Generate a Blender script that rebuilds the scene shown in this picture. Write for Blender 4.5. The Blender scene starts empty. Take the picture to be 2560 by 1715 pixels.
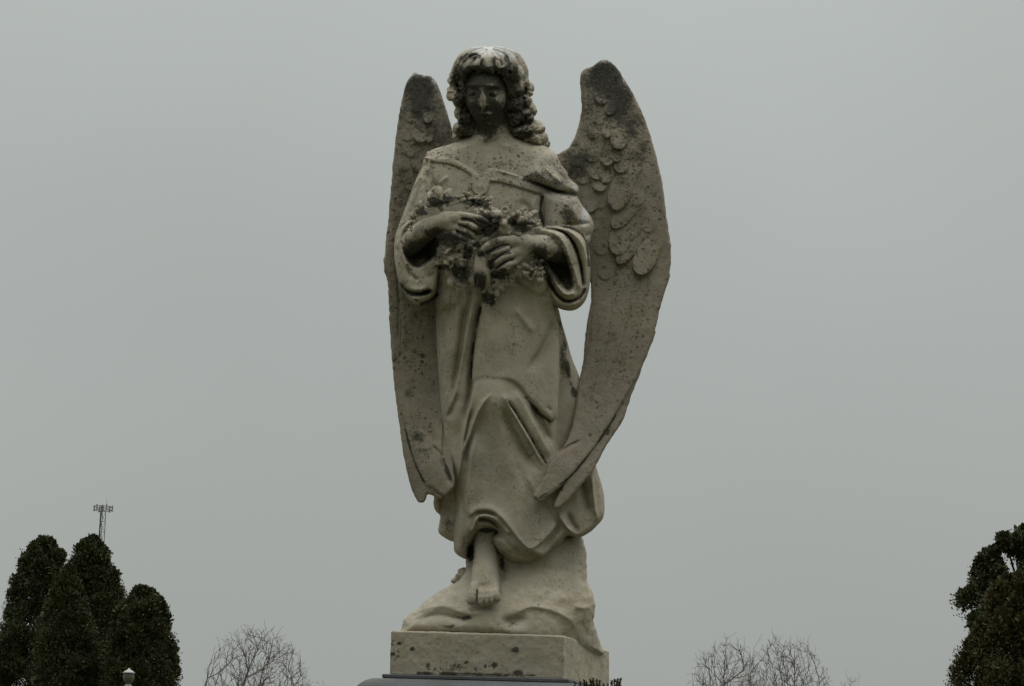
import bpy, bmesh, math, random, time
import numpy as np
from mathutils import Vector, Matrix
C = bpy.context.scene.collection
T0 = time.time()
# ------------------------------------------------------------------ camera
FPX, CX, CY = 6000.0, 1280.0, 857.5
HOR = 2200.0
PITCH = math.atan((HOR-CY)/FPX); ROLL = math.radians(1.2)
EYE = 1.6
D0 = 8.6            # distance of the statue's axis
S = 0.00142         # metres of depth for one modelling unit
cam_d = bpy.data.cameras.new('camera'); cam = bpy.data.objects.new('camera', cam_d); C.objects.link(cam)
cam_d.sensor_width = 36.0; cam_d.lens = 36.0*FPX/2560.0
cam_d.clip_start = 0.1; cam_d.clip_end = 5000
cam.location = (0, 0, EYE)
RM = (Matrix.Rotation(math.pi/2+PITCH, 3, 'X') @ Matrix.Rotation(ROLL, 3, 'Z'))
cam.rotation_euler = RM.to_euler()
bpy.context.scene.camera = cam
RN = np.array([[RM[i][j] for j in range(3)] for i in range(3)])

# ------------------------------------------------------------------ sky, sun, exposure
sc = bpy.context.scene
sc.view_settings.view_transform = 'Standard'; sc.view_settings.look = 'None'
sc.view_settings.exposure = 0.0; sc.view_settings.gamma = 1.0
W = bpy.data.worlds.new('World'); sc.world = W; W.use_nodes = True
nt = W.node_tree; nt.nodes.clear()
N = nt.nodes.new; Lk = nt.links.new
out = N('ShaderNodeOutputWorld'); bg = N('ShaderNodeBackground'); Lk(bg.outputs[0], out.inputs[0])
sky = N('ShaderNodeTexSky'); sky.sky_type = 'NISHITA'; sky.sun_disc = False
SUN_EL, SUN_AZ = math.radians(62), math.radians(60)
sky.sun_elevation = SUN_EL; sky.sun_rotation = SUN_AZ
sky.air_density = 1.0; sky.dust_density = 6.0
hs = N('ShaderNodeHueSaturation'); hs.inputs['Saturation'].default_value = 0.08; Lk(sky.outputs[0], hs.inputs['Color'])
tc = N('ShaderNodeTexCoord'); sep = N('ShaderNodeSeparateXYZ'); Lk(tc.outputs['Generated'], sep.inputs[0])
ramp = N('ShaderNodeValToRGB'); Lk(sep.outputs['Z'], ramp.inputs[0])
cr = ramp.color_ramp
# overcast layer: a slow rise of brightness from horizon to zenith
K_ = 10.0
cr.elements[0].position = 0.0; cr.elements[0].color = (0.346, 0.364, 0.351, 1)
cr.elements[1].position = 1.0; cr.elements[1].color = (1.0, 1.0, 0.96, 1)
for p_, c_ in ((0.08, (0.356, 0.376, 0.361)), (0.22, (0.396, 0.424, 0.410)), (0.36, (0.462, 0.496, 0.477)), (0.5, (0.50, 0.54, 0.52)), (0.7, (0.72, 0.75, 0.72))):
    e = cr.elements.new(p_); e.color = (*c_, 1)
# denser light round the zenith, well above the frame
zen = N('ShaderNodeMapRange'); zen.inputs[1].default_value = 0.5; zen.inputs[2].default_value = 1.0; zen.inputs[3].default_value = 1.0; zen.inputs[4].default_value = 5.4; Lk(sep.outputs['Z'], zen.inputs[0])
no = N('ShaderNodeTexNoise'); no.inputs['Scale'].default_value = 3.2; no.inputs['Detail'].default_value = 3; Lk(tc.outputs['Generated'], no.inputs['Vector'])
mr = N('ShaderNodeMapRange'); mr.inputs[1].default_value = 0.3; mr.inputs[2].default_value = 0.7; mr.inputs[3].default_value = 0.95; mr.inputs[4].default_value = 1.05
Lk(no.outputs[0], mr.inputs[0])
# the cloud is thinner, and the sky brighter, on the far side of the monument
fb = N('ShaderNodeMapRange'); fb.interpolation_type = 'SMOOTHSTEP'; fb.inputs[1].default_value = -0.7; fb.inputs[2].default_value = 0.75; fb.inputs[3].default_value = 0.50; fb.inputs[4].default_value = 1.0; Lk(sep.outputs['Y'], fb.inputs[0])
fz = N('ShaderNodeMath'); fz.operation = 'MULTIPLY'; Lk(mr.outputs[0], fz.inputs[0]); Lk(fb.outputs[0], fz.inputs[1])
zm = N('ShaderNodeMath'); zm.operation = 'MULTIPLY'; Lk(fz.outputs[0], zm.inputs[0]); Lk(zen.outputs[0], zm.inputs[1])
mul = N('ShaderNodeVectorMath'); mul.operation = 'SCALE'; Lk(ramp.outputs[0], mul.inputs[0]); Lk(zm.outputs[0], mul.inputs['Scale'])
sc10 = N('ShaderNodeVectorMath'); sc10.operation = 'SCALE'; sc10.inputs['Scale'].default_value = K_; Lk(mul.outputs[0], sc10.inputs[0])
mx = N('ShaderNodeMix'); mx.data_type = 'RGBA'; mx.inputs[0].default_value = 0.97
Lk(hs.outputs[0], mx.inputs[6]); Lk(sc10.outputs[0], mx.inputs[7]); Lk(mx.outputs[2], bg.inputs[0])
bg.inputs[1].default_value = 0.1
sun_d = bpy.data.lights.new('sun', 'SUN'); sun_d.energy = 0.55; sun_d.angle = math.radians(35); sun_d.color = (1, 0.96, 0.9)
sun = bpy.data.objects.new('sun', sun_d); C.objects.link(sun)
# the sky texture's sun_rotation turns clockwise from +Y
sdir = Vector((math.sin(SUN_AZ)*math.cos(SUN_EL), math.cos(SUN_AZ)*math.cos(SUN_EL), math.sin(SUN_EL)))
sun.rotation_euler = sdir.to_track_quat('Z', 'Y').to_euler(); sun.location = (0, 0, 30)

# ------------------------------------------------------------------ helpers
def world_pts(px, py, d):
    """modelling units (image-scale x, y and depth towards the viewer) -> metres in the world"""
    px = np.asarray(px, float); py = np.asarray(py, float); d = np.asarray(d, float)
    v = np.stack([(px-CX)/FPX, -(py-CY)/FPX, -np.ones_like(px)], -1) @ RN.T
    Y = D0 - d*S
    return v*(Y/v[..., 1])[..., None] + np.array([0, 0, EYE])
def at(px, py, dist):
    v = RN @ np.array([(px-CX)/FPX, -(py-CY)/FPX, -1.0]); v = v*(dist/v[1]); return Vector((v[0], v[1], v[2]+EYE))
def tag(o, label=None, cat=None, group=None, kind=None):
    if label: o['label'] = label
    if cat: o['category'] = cat
    if group: o['group'] = group
    if kind: o['kind'] = kind
    return o
def empty(name, loc, label, cat, group=None):
    o = bpy.data.objects.new(name, None); C.objects.link(o); o.location = loc; o.empty_display_size = 0.2
    return tag(o, label, cat, group)
def obj(name, me, mat, parent=None):
    o = bpy.data.objects.new(name, me); C.objects.link(o)
    if mat and len(me.materials) == 0: me.materials.append(mat)
    if parent: o.parent = parent
    return o
def np_mesh(name, V, Q, smooth=True, attrs=None):
    me = bpy.data.meshes.new(name); n = Q.shape[1]
    me.vertices.add(len(V)); me.vertices.foreach_set('co', np.ascontiguousarray(V, np.float32).ravel())
    me.loops.add(Q.size); me.loops.foreach_set('vertex_index', np.ascontiguousarray(Q, np.int32).ravel())
    me.polygons.add(len(Q)); me.polygons.foreach_set('loop_start', np.arange(0, Q.size, n, dtype=np.int32))
    me.update(calc_edges=True)
    me.polygons.foreach_set('use_smooth', np.full(len(Q), smooth))
    for k, a in (attrs or {}).items():
        at_ = me.attributes.new(k, 'FLOAT', 'POINT'); at_.data.foreach_set('value', np.ascontiguousarray(a, np.float32))
    me.validate(); return me
_rs = np.random.RandomState(7); _LAT = _rs.rand(32, 32, 32).astype(np.float32)
def vnoise(P, scale, seed=0):
    q = P/scale + seed*7.31; i = np.floor(q).astype(int); f = q-i; f = f*f*(3-2*f)
    r = 0
    for a in (0, 1):
        for b in (0, 1):
            for c in (0, 1):
                w = (f[..., 0] if a else 1-f[..., 0])*(f[..., 1] if b else 1-f[..., 1])*(f[..., 2] if c else 1-f[..., 2])
                r = r + w*_LAT[(i[..., 0]+a) % 32, (i[..., 1]+b) % 32, (i[..., 2]+c) % 32]
    return r
# --- curves in modelling space
def catmull(P, n=6, closed=False):
    P = [np.array(p, float) for p in P]
    if len(P) < 3: return np.array(P)
    o = []; m = len(P)
    for i in range(m if closed else m-1):
        g = (lambda k: P[k % m]) if closed else (lambda k: P[min(max(k, 0), m-1)])
        a, b, c, d = g(i-1), g(i), g(i+1), g(i+2)
        for s in range(n):
            t = s/n
            o.append(0.5*((2*b)+(c-a)*t+(2*a-5*b+4*c-d)*t*t+(3*b-a-3*c+d)*t**3))
    if not closed: o.append(P[-1])
    return np.array(o)
def seg_dist(X, Y, L):
    """distance, signed side and arc fraction of points to polyline L"""
    best = np.full(X.shape, 1e9); side = np.zeros(X.shape); tt = np.zeros(X.shape)
    ln = np.r_[0, np.cumsum(np.hypot(*(L[1:, :2]-L[:-1, :2]).T))]; tot = max(ln[-1], 1e-6)
    for i in range(len(L)-1):
        ax, ay = L[i, :2]; dx, dy = L[i+1, :2]-L[i, :2]; l2 = dx*dx+dy*dy+1e-9
        t = np.clip(((X-ax)*dx+(Y-ay)*dy)/l2, 0, 1)
        qx = X-ax-t*dx; qy = Y-ay-t*dy; dd = qx*qx+qy*qy
        m = dd < best
        best[m] = dd[m]; side[m] = np.sign(dx*(Y-ay)-dy*(X-ax))[m]; tt[m] = ((ln[i]+t*math.sqrt(l2))/tot)[m]
    return np.sqrt(best), side, tt
def inside(X, Y, L):
    r = np.zeros(X.shape, bool); n = len(L)
    for i in range(n):
        x1, y1 = L[i, :2]; x2, y2 = L[(i+1) % n, :2]
        if y1 == y2: continue
        c = ((y1 > Y) != (y2 > Y)) & (X < (x2-x1)*(Y-y1)/(y2-y1)+x1); r ^= c
    return r
def sdpoly(X, Y, L):
    d, _, _ = seg_dist(X, Y, np.vstack([L, L[:1]])); return np.where(inside(X, Y, L), d, -d)
def tps(pts):
    P = np.array(pts, float); n = len(P); U = lambda r2: r2*np.log(r2+1e-9)*0.5
    sc_ = 300.0; X = P[:, :2]/sc_
    r2 = ((X[:, None]-X[None])**2).sum(-1); A = np.zeros((n+3, n+3)); A[:n, :n] = U(r2)+np.eye(n)*0.02
    A[:n, n] = 1; A[:n, n+1:] = X; A[n, :n] = 1; A[n+1:, :n] = X.T
    w = np.linalg.lstsq(A, np.r_[P[:, 2], 0, 0, 0], rcond=None)[0]
    def f(x, y):
        x = x/sc_; y = y/sc_; r = w[n]+w[n+1]*x+w[n+2]*y
        for i in range(n): r = r+w[i]*U((x-X[i, 0])**2+(y-X[i, 1])**2)
        return r
    return f
def sst(t): t = np.clip(t, 0, 1); return t*t*(3-2*t)
# relief marks added to a layer's front depth
def stroke(pts, h, wr, wl=None, taper=0.28, p=None):
    return ('s', catmull(pts, 5), h, wr, wr if wl is None else wl, taper, p or (1.35 if h > 0 else 1.6))
def feather(root, tip, w, h=7.0): return ('f', root, tip, w, h)
def blob(x, y, rx, ry, h, rot=0): return ('b', x, y, rx, ry, h, rot)
def pit(pts, h, edge): return ('p', catmull(pts, 5, True), h, edge)
MS = 1.0
def marks(X, Y, ms):
    F = np.zeros(X.shape)
    for m in ms:
        if m[0] == 's':
            _, L, h, wr, wl, tp, p = m; R = 3*max(wr, wl)
            x0, y0 = L[:, :2].min(0)-R; x1, y1 = L[:, :2].max(0)+R
            q = (X > x0) & (X < x1) & (Y > y0) & (Y < y1)
            if not q.any(): continue
            d, s, t = seg_dist(X[q], Y[q], L)
            w = np.where(s > 0, wr, wl); e = np.minimum(sst(t/tp), sst((1-t)/tp)) if tp > 0 else 1
            F[q] += MS*h*np.exp(-(d/w)**p)*e
        elif m[0] == 'f':
            _, (ax, ay), (bx, by), w, h = m; L = math.hypot(bx-ax, by-ay); ux, uy = (bx-ax)/L, (by-ay)/L
            q = (abs(X-(ax+bx)/2) < L) & (abs(Y-(ay+by)/2) < L)
            if not q.any(): continue
            u = (X[q]-ax)*ux+(Y[q]-ay)*uy; v = -(X[q]-ax)*uy+(Y[q]-ay)*ux; v = v-0.10*w*np.sin(u/L*2.6)
            ww = w*(0.62+0.38*sst(u/L*1.6))*np.sqrt(np.clip(1-((u/L-0.55)/0.45).clip(0, 1)**2.6, 0, 1))
            ed = sst((ww-np.abs(v))/2.6)*(u > 0)*(u < L)
            pr = h*np.clip(u/L, 0, 1)**1.4*(0.75+0.25*(1-(v/(w+1e-6))**2))*ed - 0.10*h*np.exp(-(v/1.6)**2)*ed
            F[q] = np.where(ed > 0, np.maximum(F[q], F[q]*(1-ed)+pr), F[q])
        elif m[0] == 'b':
            _, x, y, rx, ry, h, rot = m; c, s_ = math.cos(math.radians(rot)), math.sin(math.radians(rot))
            u = (X-x)*c+(Y-y)*s_; v = -(X-x)*s_+(Y-y)*c
            F += h*np.exp(-(u/rx)**2-(v/ry)**2)
        else:
            _, L, h, e = m; x0, y0 = L.min(0)-2; x1, y1 = L.max(0)+2
            q = (X > x0) & (X < x1) & (Y > y0) & (Y < y1)
            F[q] += h*sst(sdpoly(X[q], Y[q], L)/e)
    return F
PAD = 12.0
class Field:
    """a block of space sampled on a lattice; > 0 is stone"""
    def __init__(s, x0, x1, y0, y1, z0, z1, h):
        s.o = np.array([x0, y0, z0], float); s.h = h
        s.n = [int((b-a)/h)+1 for a, b in ((x0, x1), (y0, y1), (z0, z1))]
        s.F = np.full(s.n, -PAD, np.float32)
        s.ax = [s.o[i]+h*np.arange(s.n[i]) for i in range(3)]
    def rng(s, lo, hi):
        r = []
        for i in range(3):
            a = max(0, int((lo[i]-s.o[i])/s.h)); b = min(s.n[i], int((hi[i]-s.o[i])/s.h)+2)
            if b <= a: return None
            r.append(slice(a, b))
        return tuple(r)
    def put(s, r, v, k, mode):
        a = s.F[r]; v = np.clip(v, -PAD, PAD).astype(np.float32)
        if mode == 'sub':
            v = -v
            if k <= 0: s.F[r] = np.minimum(a, v)
            else:
                h = np.clip(0.5-0.5*(a-v)/k, 0, 1); s.F[r] = v*(1-h)+a*h-k*h*(1-h)
        else:
            if k <= 0: s.F[r] = np.maximum(a, v)
            else:
                h = np.clip(0.5+0.5*(a-v)/k, 0, 1); s.F[r] = v*(1-h)+a*h+k*h*(1-h)
    def layer(s, poly, depth, hf=60, hb=60, edge=40, ms=(), k=3.0, rough=0, zmin=-400, closed_smooth=True, power=0.5, seed=0):
        L = catmull(poly, 5, True) if closed_smooth else np.array(poly, float)
        lo = L.min(0)-PAD; hi = L.max(0)+PAD
        r = s.rng([lo[0], lo[1], -999], [hi[0], hi[1], 999])
        if r is None: return
        X, Y = np.meshgrid(s.ax[0][r[0]], s.ax[1][r[1]], indexing='ij')
        sd = sdpoly(X, Y, L)
        if rough: sd = sd+rough*(vnoise(np.stack([X, Y, X*0], -1), 9, 3+seed)-0.5)*2
        prof = np.clip(1-(1-np.clip(sd/edge, 0, 1))**2, 0, 1)**power
        D = depth(X, Y) if callable(depth) else (tps(depth)(X, Y) if isinstance(depth, list) else np.full(X.shape, float(depth)))
        Fm = (D-hf)+hf*prof + marks(X, Y, ms)*np.clip(prof*1.3, 0, 1)
        B = (D-hf)-hb*prof
        gF = 1/np.sqrt(1+sum(g*g for g in np.gradient(Fm, s.h))); gF = np.maximum(gF, 0.3)
        z = s.ax[2][r[2]][None, None]
        v = np.minimum((Fm[..., None]-z)*gF[..., None], (z-B[..., None])*0.8); v = np.minimum(v, sd[..., None])
        s.put(r, v, k, 'add')
    def cap(s, p0, p1, r0, r1, k=3, mode='add', flat=(1, 1, 1), groove=None):
        p0 = np.array(p0, float); p1 = np.array(p1, float); fl = np.array(flat, float)
        R = max(r0, r1)/min(fl)+PAD
        r = s.rng(np.minimum(p0, p1)-R, np.maximum(p0, p1)+R)
        if r is None: return
        X, Y, Z = np.meshgrid(*[s.ax[i][r[i]] for i in range(3)], indexing='ij', sparse=True)
        d = (p1-p0)*fl; l2 = (d*d).sum()+1e-9; x = (X-p0[0])*fl[0]; y = (Y-p0[1])*fl[1]; zz = (Z-p0[2])*fl[2]
        t = np.clip((x*d[0]+y*d[1]+zz*d[2])/l2, 0, 1)
        rad = r0+(r1-r0)*t
        if groove:
            amp, pitch, ph = groove
            ang = np.arctan2(zz-t*d[2], x-t*d[0]); rad = rad+amp*np.sin(2*math.pi*t*math.sqrt(l2)/pitch+ang+ph)
        v = rad-np.sqrt((x-t*d[0])**2+(y-t*d[1])**2+(zz-t*d[2])**2)
        s.put(r, v, k, mode)
    def chain(s, P, R, k=3, mode='add', flat=(1, 1, 1), sub=1, groove=None):
        Q = np.array([list(p)+[q] for p, q in zip(P, R)], float)
        if sub > 1: Q = catmull(Q, sub)
        for i in range(len(Q)-1): s.cap(Q[i, :3], Q[i+1, :3], Q[i, 3], Q[i+1, 3], k if i == 0 else min(k, 2) if mode == 'add' else k, mode, flat, groove)
    def ell(s, c, rad, k=3, mode='add', rot=(0, 0, 0), groove=None):
        c = np.array(c, float); rad = np.array(rad, float); R = max(rad)+PAD
        r = s.rng(c-R, c+R)
        if r is None: return
        X, Y, Z = np.meshgrid(*[s.ax[i][r[i]]-c[i] for i in range(3)], indexing='ij')
        if any(rot):
            M = np.array(Matrix.Rotation(math.radians(rot[2]), 3, 'Z') @ Matrix.Rotation(math.radians(rot[1]), 3, 'Y') @ Matrix.Rotation(math.radians(rot[0]), 3, 'X')).T
            X, Y, Z = [M[i, 0]*X+M[i, 1]*Y+M[i, 2]*Z for i in range(3)]
        n = np.sqrt((X/rad[0])**2+(Y/rad[1])**2+(Z/rad[2])**2)+1e-6
        g = np.sqrt((X/rad[0]**2)**2+(Y/rad[1]**2)**2+(Z/rad[2]**2)**2)+1e-6
        v = n*(1-n)/g
        if groove:
            amp, turns, ph = groove
            a = np.arctan2(Y, X); v = v+amp*np.sin(turns*a+n*0+ph+Z*0.15+np.sqrt(X*X+Y*Y)*0.35)
        s.put(r, v, k, mode)
    def petal(s, c, e, nrm, L, Wd, T=2.4, curl=0.5, k=1.2):
        c = np.array(c, float); e = np.array(e, float); e /= np.linalg.norm(e)+1e-9; nrm = np.array(nrm, float); nrm = nrm-e*nrm.dot(e); nrm /= np.linalg.norm(nrm)+1e-9; b = np.cross(nrm, e)
        R = L*1.3+PAD; r = s.rng(c+e*L/2-R, c+e*L/2+R)
        if r is None: return
        X, Y, Z = np.meshgrid(*[s.ax[i][r[i]]-c[i] for i in range(3)], indexing='ij', sparse=True)
        u = X*e[0]+Y*e[1]+Z*e[2]; v = X*b[0]+Y*b[1]+Z*b[2]; w = X*nrm[0]+Y*nrm[1]+Z*nrm[2]
        w = w-curl*L*(0.9*(u/L)-1.1*(u/L)**2)+0.22*v*v/Wd
        a = 2*u/L-1.05; n = np.sqrt(a*a+(v/Wd)**2+(w/T)**2)+1e-6; g = np.sqrt((a*2/L)**2+(v/Wd**2)**2+(w/T**2)**2)+1e-6
        s.put(r, n*(1-n)/g, k, 'add')
    def extract(s):
        F = s.F; I = F > 0; nx, ny, nz = F.shape
        A = np.zeros((nx-1, ny-1, nz-1), np.uint8); sl = (slice(0, -1), slice(1, None))
        for a in (0, 1):
            for b in (0, 1):
                for c in (0, 1): A += I[sl[a], sl[b], sl[c]]
        cells = np.argwhere((A > 0) & (A < 8)); n = len(cells)
        vi = np.full(A.shape, -1, np.int32); vi[tuple(cells.T)] = np.arange(n)
        acc = np.zeros((n, 3)); cnt = np.zeros(n)
        corner = [(a, b, c) for a in (0, 1) for b in (0, 1) for c in (0, 1)]
        val = {k: F[cells[:, 0]+k[0], cells[:, 1]+k[1], cells[:, 2]+k[2]] for k in corner}
        for k in corner:
            for axn in range(3):
                if k[axn]: continue
                k2 = list(k); k2[axn] = 1; k2 = tuple(k2); a, b = val[k], val[k2]
                m = (a > 0) != (b > 0); t = np.where(m, a/np.where(m, a-b, 1), 0)
                p = np.array(k, float)[None].repeat(n, 0); p[:, axn] = t
                acc += p*m[:, None]; cnt += m
        V = (cells+acc/np.maximum(cnt, 1)[:, None])*s.h+s.o
        Q = []
        for axn in range(3):
            o1, o2 = [(1, 2), (2, 0), (0, 1)][axn]
            a = [slice(None)]*3; b = [slice(None)]*3; a[axn] = slice(0, -1); b[axn] = slice(1, None)
            ed = np.argwhere(I[tuple(a)] != I[tuple(b)])
            ed = ed[(ed[:, o1] > 0) & (ed[:, o2] > 0) & (ed[:, o1] < F.shape[o1]-1) & (ed[:, o2] < F.shape[o2]-1)]
            sg = I[tuple(ed.T)]
            def g(d1, d2):
                e = ed.copy(); e[:, o1] -= d1; e[:, o2] -= d2; return vi[tuple(e.T)]
            q = np.stack([g(1, 1), g(0, 1), g(0, 0), g(1, 0)], 1)
            q[~sg] = q[~sg][:, ::-1]; Q.append(q)
        Q = np.concatenate(Q); Q = Q[(Q >= 0).all(1)]
        return V, Q
def relax(V, Q, it=1, lam=0.5):
    e = np.concatenate([Q[:, [i, (i+1) % 4]] for i in range(4)])
    for _ in range(it):
        a = np.zeros_like(V); c = np.zeros(len(V))
        for k in range(3): a[:, k] = np.bincount(e[:, 0], V[e[:, 1], k], len(V))+np.bincount(e[:, 1], V[e[:, 0], k], len(V))
        c = np.bincount(e[:, 0], minlength=len(V))+np.bincount(e[:, 1], minlength=len(V))
        V = V+lam*(a/np.maximum(c, 1)[:, None]-V)
    return V
def normals(V, Q):
    n = np.cross(V[Q[:, 2]]-V[Q[:, 0]], V[Q[:, 3]]-V[Q[:, 1]]); r = np.zeros_like(V)
    for i in range(4):
        for k in range(3): r[:, k] += np.bincount(Q[:, i], n[:, k], len(V))
    return r/(np.linalg.norm(r, axis=1)[:, None]+1e-9)
GRIME_SHADE, LICH, WASH = [], [], []      # stains, painted recess shade and lichen on the stone: (x, y, rx, ry, amount) or lines
def stain_shade_val(V, lst):
    r = np.zeros(len(V)); X, Y = V[:, 0], V[:, 1]
    for m in lst:
        if m[0] == 'l':
            _, pts, w, a = m; L = catmull(pts, 4); lo = L.min(0)-3*w; hi = L.max(0)+3*w
            q = (X > lo[0]) & (X < hi[0]) & (Y > lo[1]) & (Y < hi[1])
            if q.any():
                d, _, _ = seg_dist(X[q], Y[q], L); nz_ = vnoise(np.stack([X[q], Y[q], X[q]*0], -1), 22, 5); r[q] = np.maximum(r[q], a*np.exp(-(d/(w*(0.7+0.8*nz_)))**2)*(0.35+1.1*nz_))
        else:
            x, y, rx, ry, a = m[:5]; v = a*np.exp(-((X-x)/rx)**2-((Y-y)/ry)**2)
            r = np.maximum(r, v) if a > 0 else r+v
    return np.clip(r, 0, 1)
def stone_mesh(name, blocks, base, rough=0.5, it=1, ridge=0.0):
    Vs, Qs, off = [], [], 0
    for f in blocks:
        V, Q = f.extract(); V = relax(V, Q, it)
        nr = normals(V, Q)
        dn = (vnoise(V, 14, 1)-0.5)*1.6+(vnoise(V, 6, 2)-0.5)*0.9+(vnoise(V, 3.2, 3)-0.5)*0.5
        if ridge:
            Wp = V*np.array([1.0, 0.34, 1.0])+(vnoise(V, 26, 8)[:, None]-0.5)*20
            dn = dn+ridge*(0.25+0.75*sst((V[:, 1]-150)/40))/max(rough, 1e-3)*((1-np.abs(2*vnoise(Wp, 8, 6)-1))*2.6-1.9+((1-np.abs(2*vnoise(Wp, 4.4, 7)-1))-0.7)*1.2)
        V = V+nr*(dn*rough)[:, None]
        Vs.append(V); Qs.append(Q+off); off += len(V)
    V = np.concatenate(Vs); Q = np.concatenate(Qs)
    P = world_pts(V[:, 0], V[:, 1], V[:, 2])-np.array(base)
    c0 = P.mean(0); a_, b_, c_ = P[Q[:, 0]]-c0, P[Q[:, 1]]-c0, P[Q[:, 2]]-c0
    if np.einsum('ij,ij->', a_, np.cross(b_, c_)) < 0: Q = Q[:, ::-1]
    me = np_mesh(name, P, Q, True, {'grime_shade': stain_shade_val(V, GRIME_SHADE), 'spots': stain_shade_val(V, LICH), 'wash': stain_shade_val(V, WASH)})
    print('mesh', name, len(V), round(time.time()-T0, 1))
    return me
def crop(x0, y0, s): return lambda *p: (x0+p[0]/s, y0+p[1]/s)+tuple(p[2:])
A_ = crop(940, 80, 4.48); B_ = crop(940, 340, 3.408); C_ = crop(940, 760, 2.903); D_ = crop(860, 1200, 3.045)
E_ = crop(980, 460, 5.225); G_ = crop(1180, 480, 4.9); H_ = crop(940, 620, 5.227); K_c = crop(1140, 880, 3.92)
M_ = crop(1040, 1240, 5.227); N_ = crop(1060, 340, 7.84); W_ = crop(1340, 130, 2.75); L_ = crop(940, 160, 2.904)
F_ = crop(0, 0, 2341/2560); R_ = crop(1080, 100, 5.6)
def cv(c, *pts): return [c(*p) for p in pts]
# ------------------------------------------------------------------ materials
def new_mat(name):
    m = bpy.data.materials.new(name); m.use_nodes = True; t = m.node_tree; b = t.nodes['Principled BSDF']; return m, t, b
def nd(t, typ, **kw):
    n = t.nodes.new(typ)
    for k, v in kw.items():
        if isinstance(k, str) and k.startswith('i_'):
            key = k[2:]; n.inputs[int(key) if key.isdigit() else key.replace('_', ' ')].default_value = v
        else: setattr(n, k, v)
    return n
def ramp_(t, src, p0, p1, c0=(0, 0, 0, 1), c1=(1, 1, 1, 1)):
    r = nd(t, 'ShaderNodeValToRGB'); e = r.color_ramp.elements; e[0].position = p0; e[1].position = p1; e[0].color = c0; e[1].color = c1
    t.links.new(src, r.inputs[0]); return r
def mixc(t, fac, a, b):
    m = nd(t, 'ShaderNodeMix', data_type='RGBA')
    for s_, i in ((fac, 0), (a, 6), (b, 7)):
        if isinstance(s_, (tuple, float)): m.inputs[i].default_value = s_
        else: t.links.new(s_, m.inputs[i])
    return m.outputs[2]
def mathn(t, op, a, b=0.0, c=0.0, clamp=False):
    m = nd(t, 'ShaderNodeMath', operation=op, use_clamp=clamp)
    for s_, i in ((a, 0), (b, 1), (c, 2)):
        if isinstance(s_, (int, float)): m.inputs[i].default_value = s_
        else: t.links.new(s_, m.inputs[i])
    return m.outputs[0]
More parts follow.
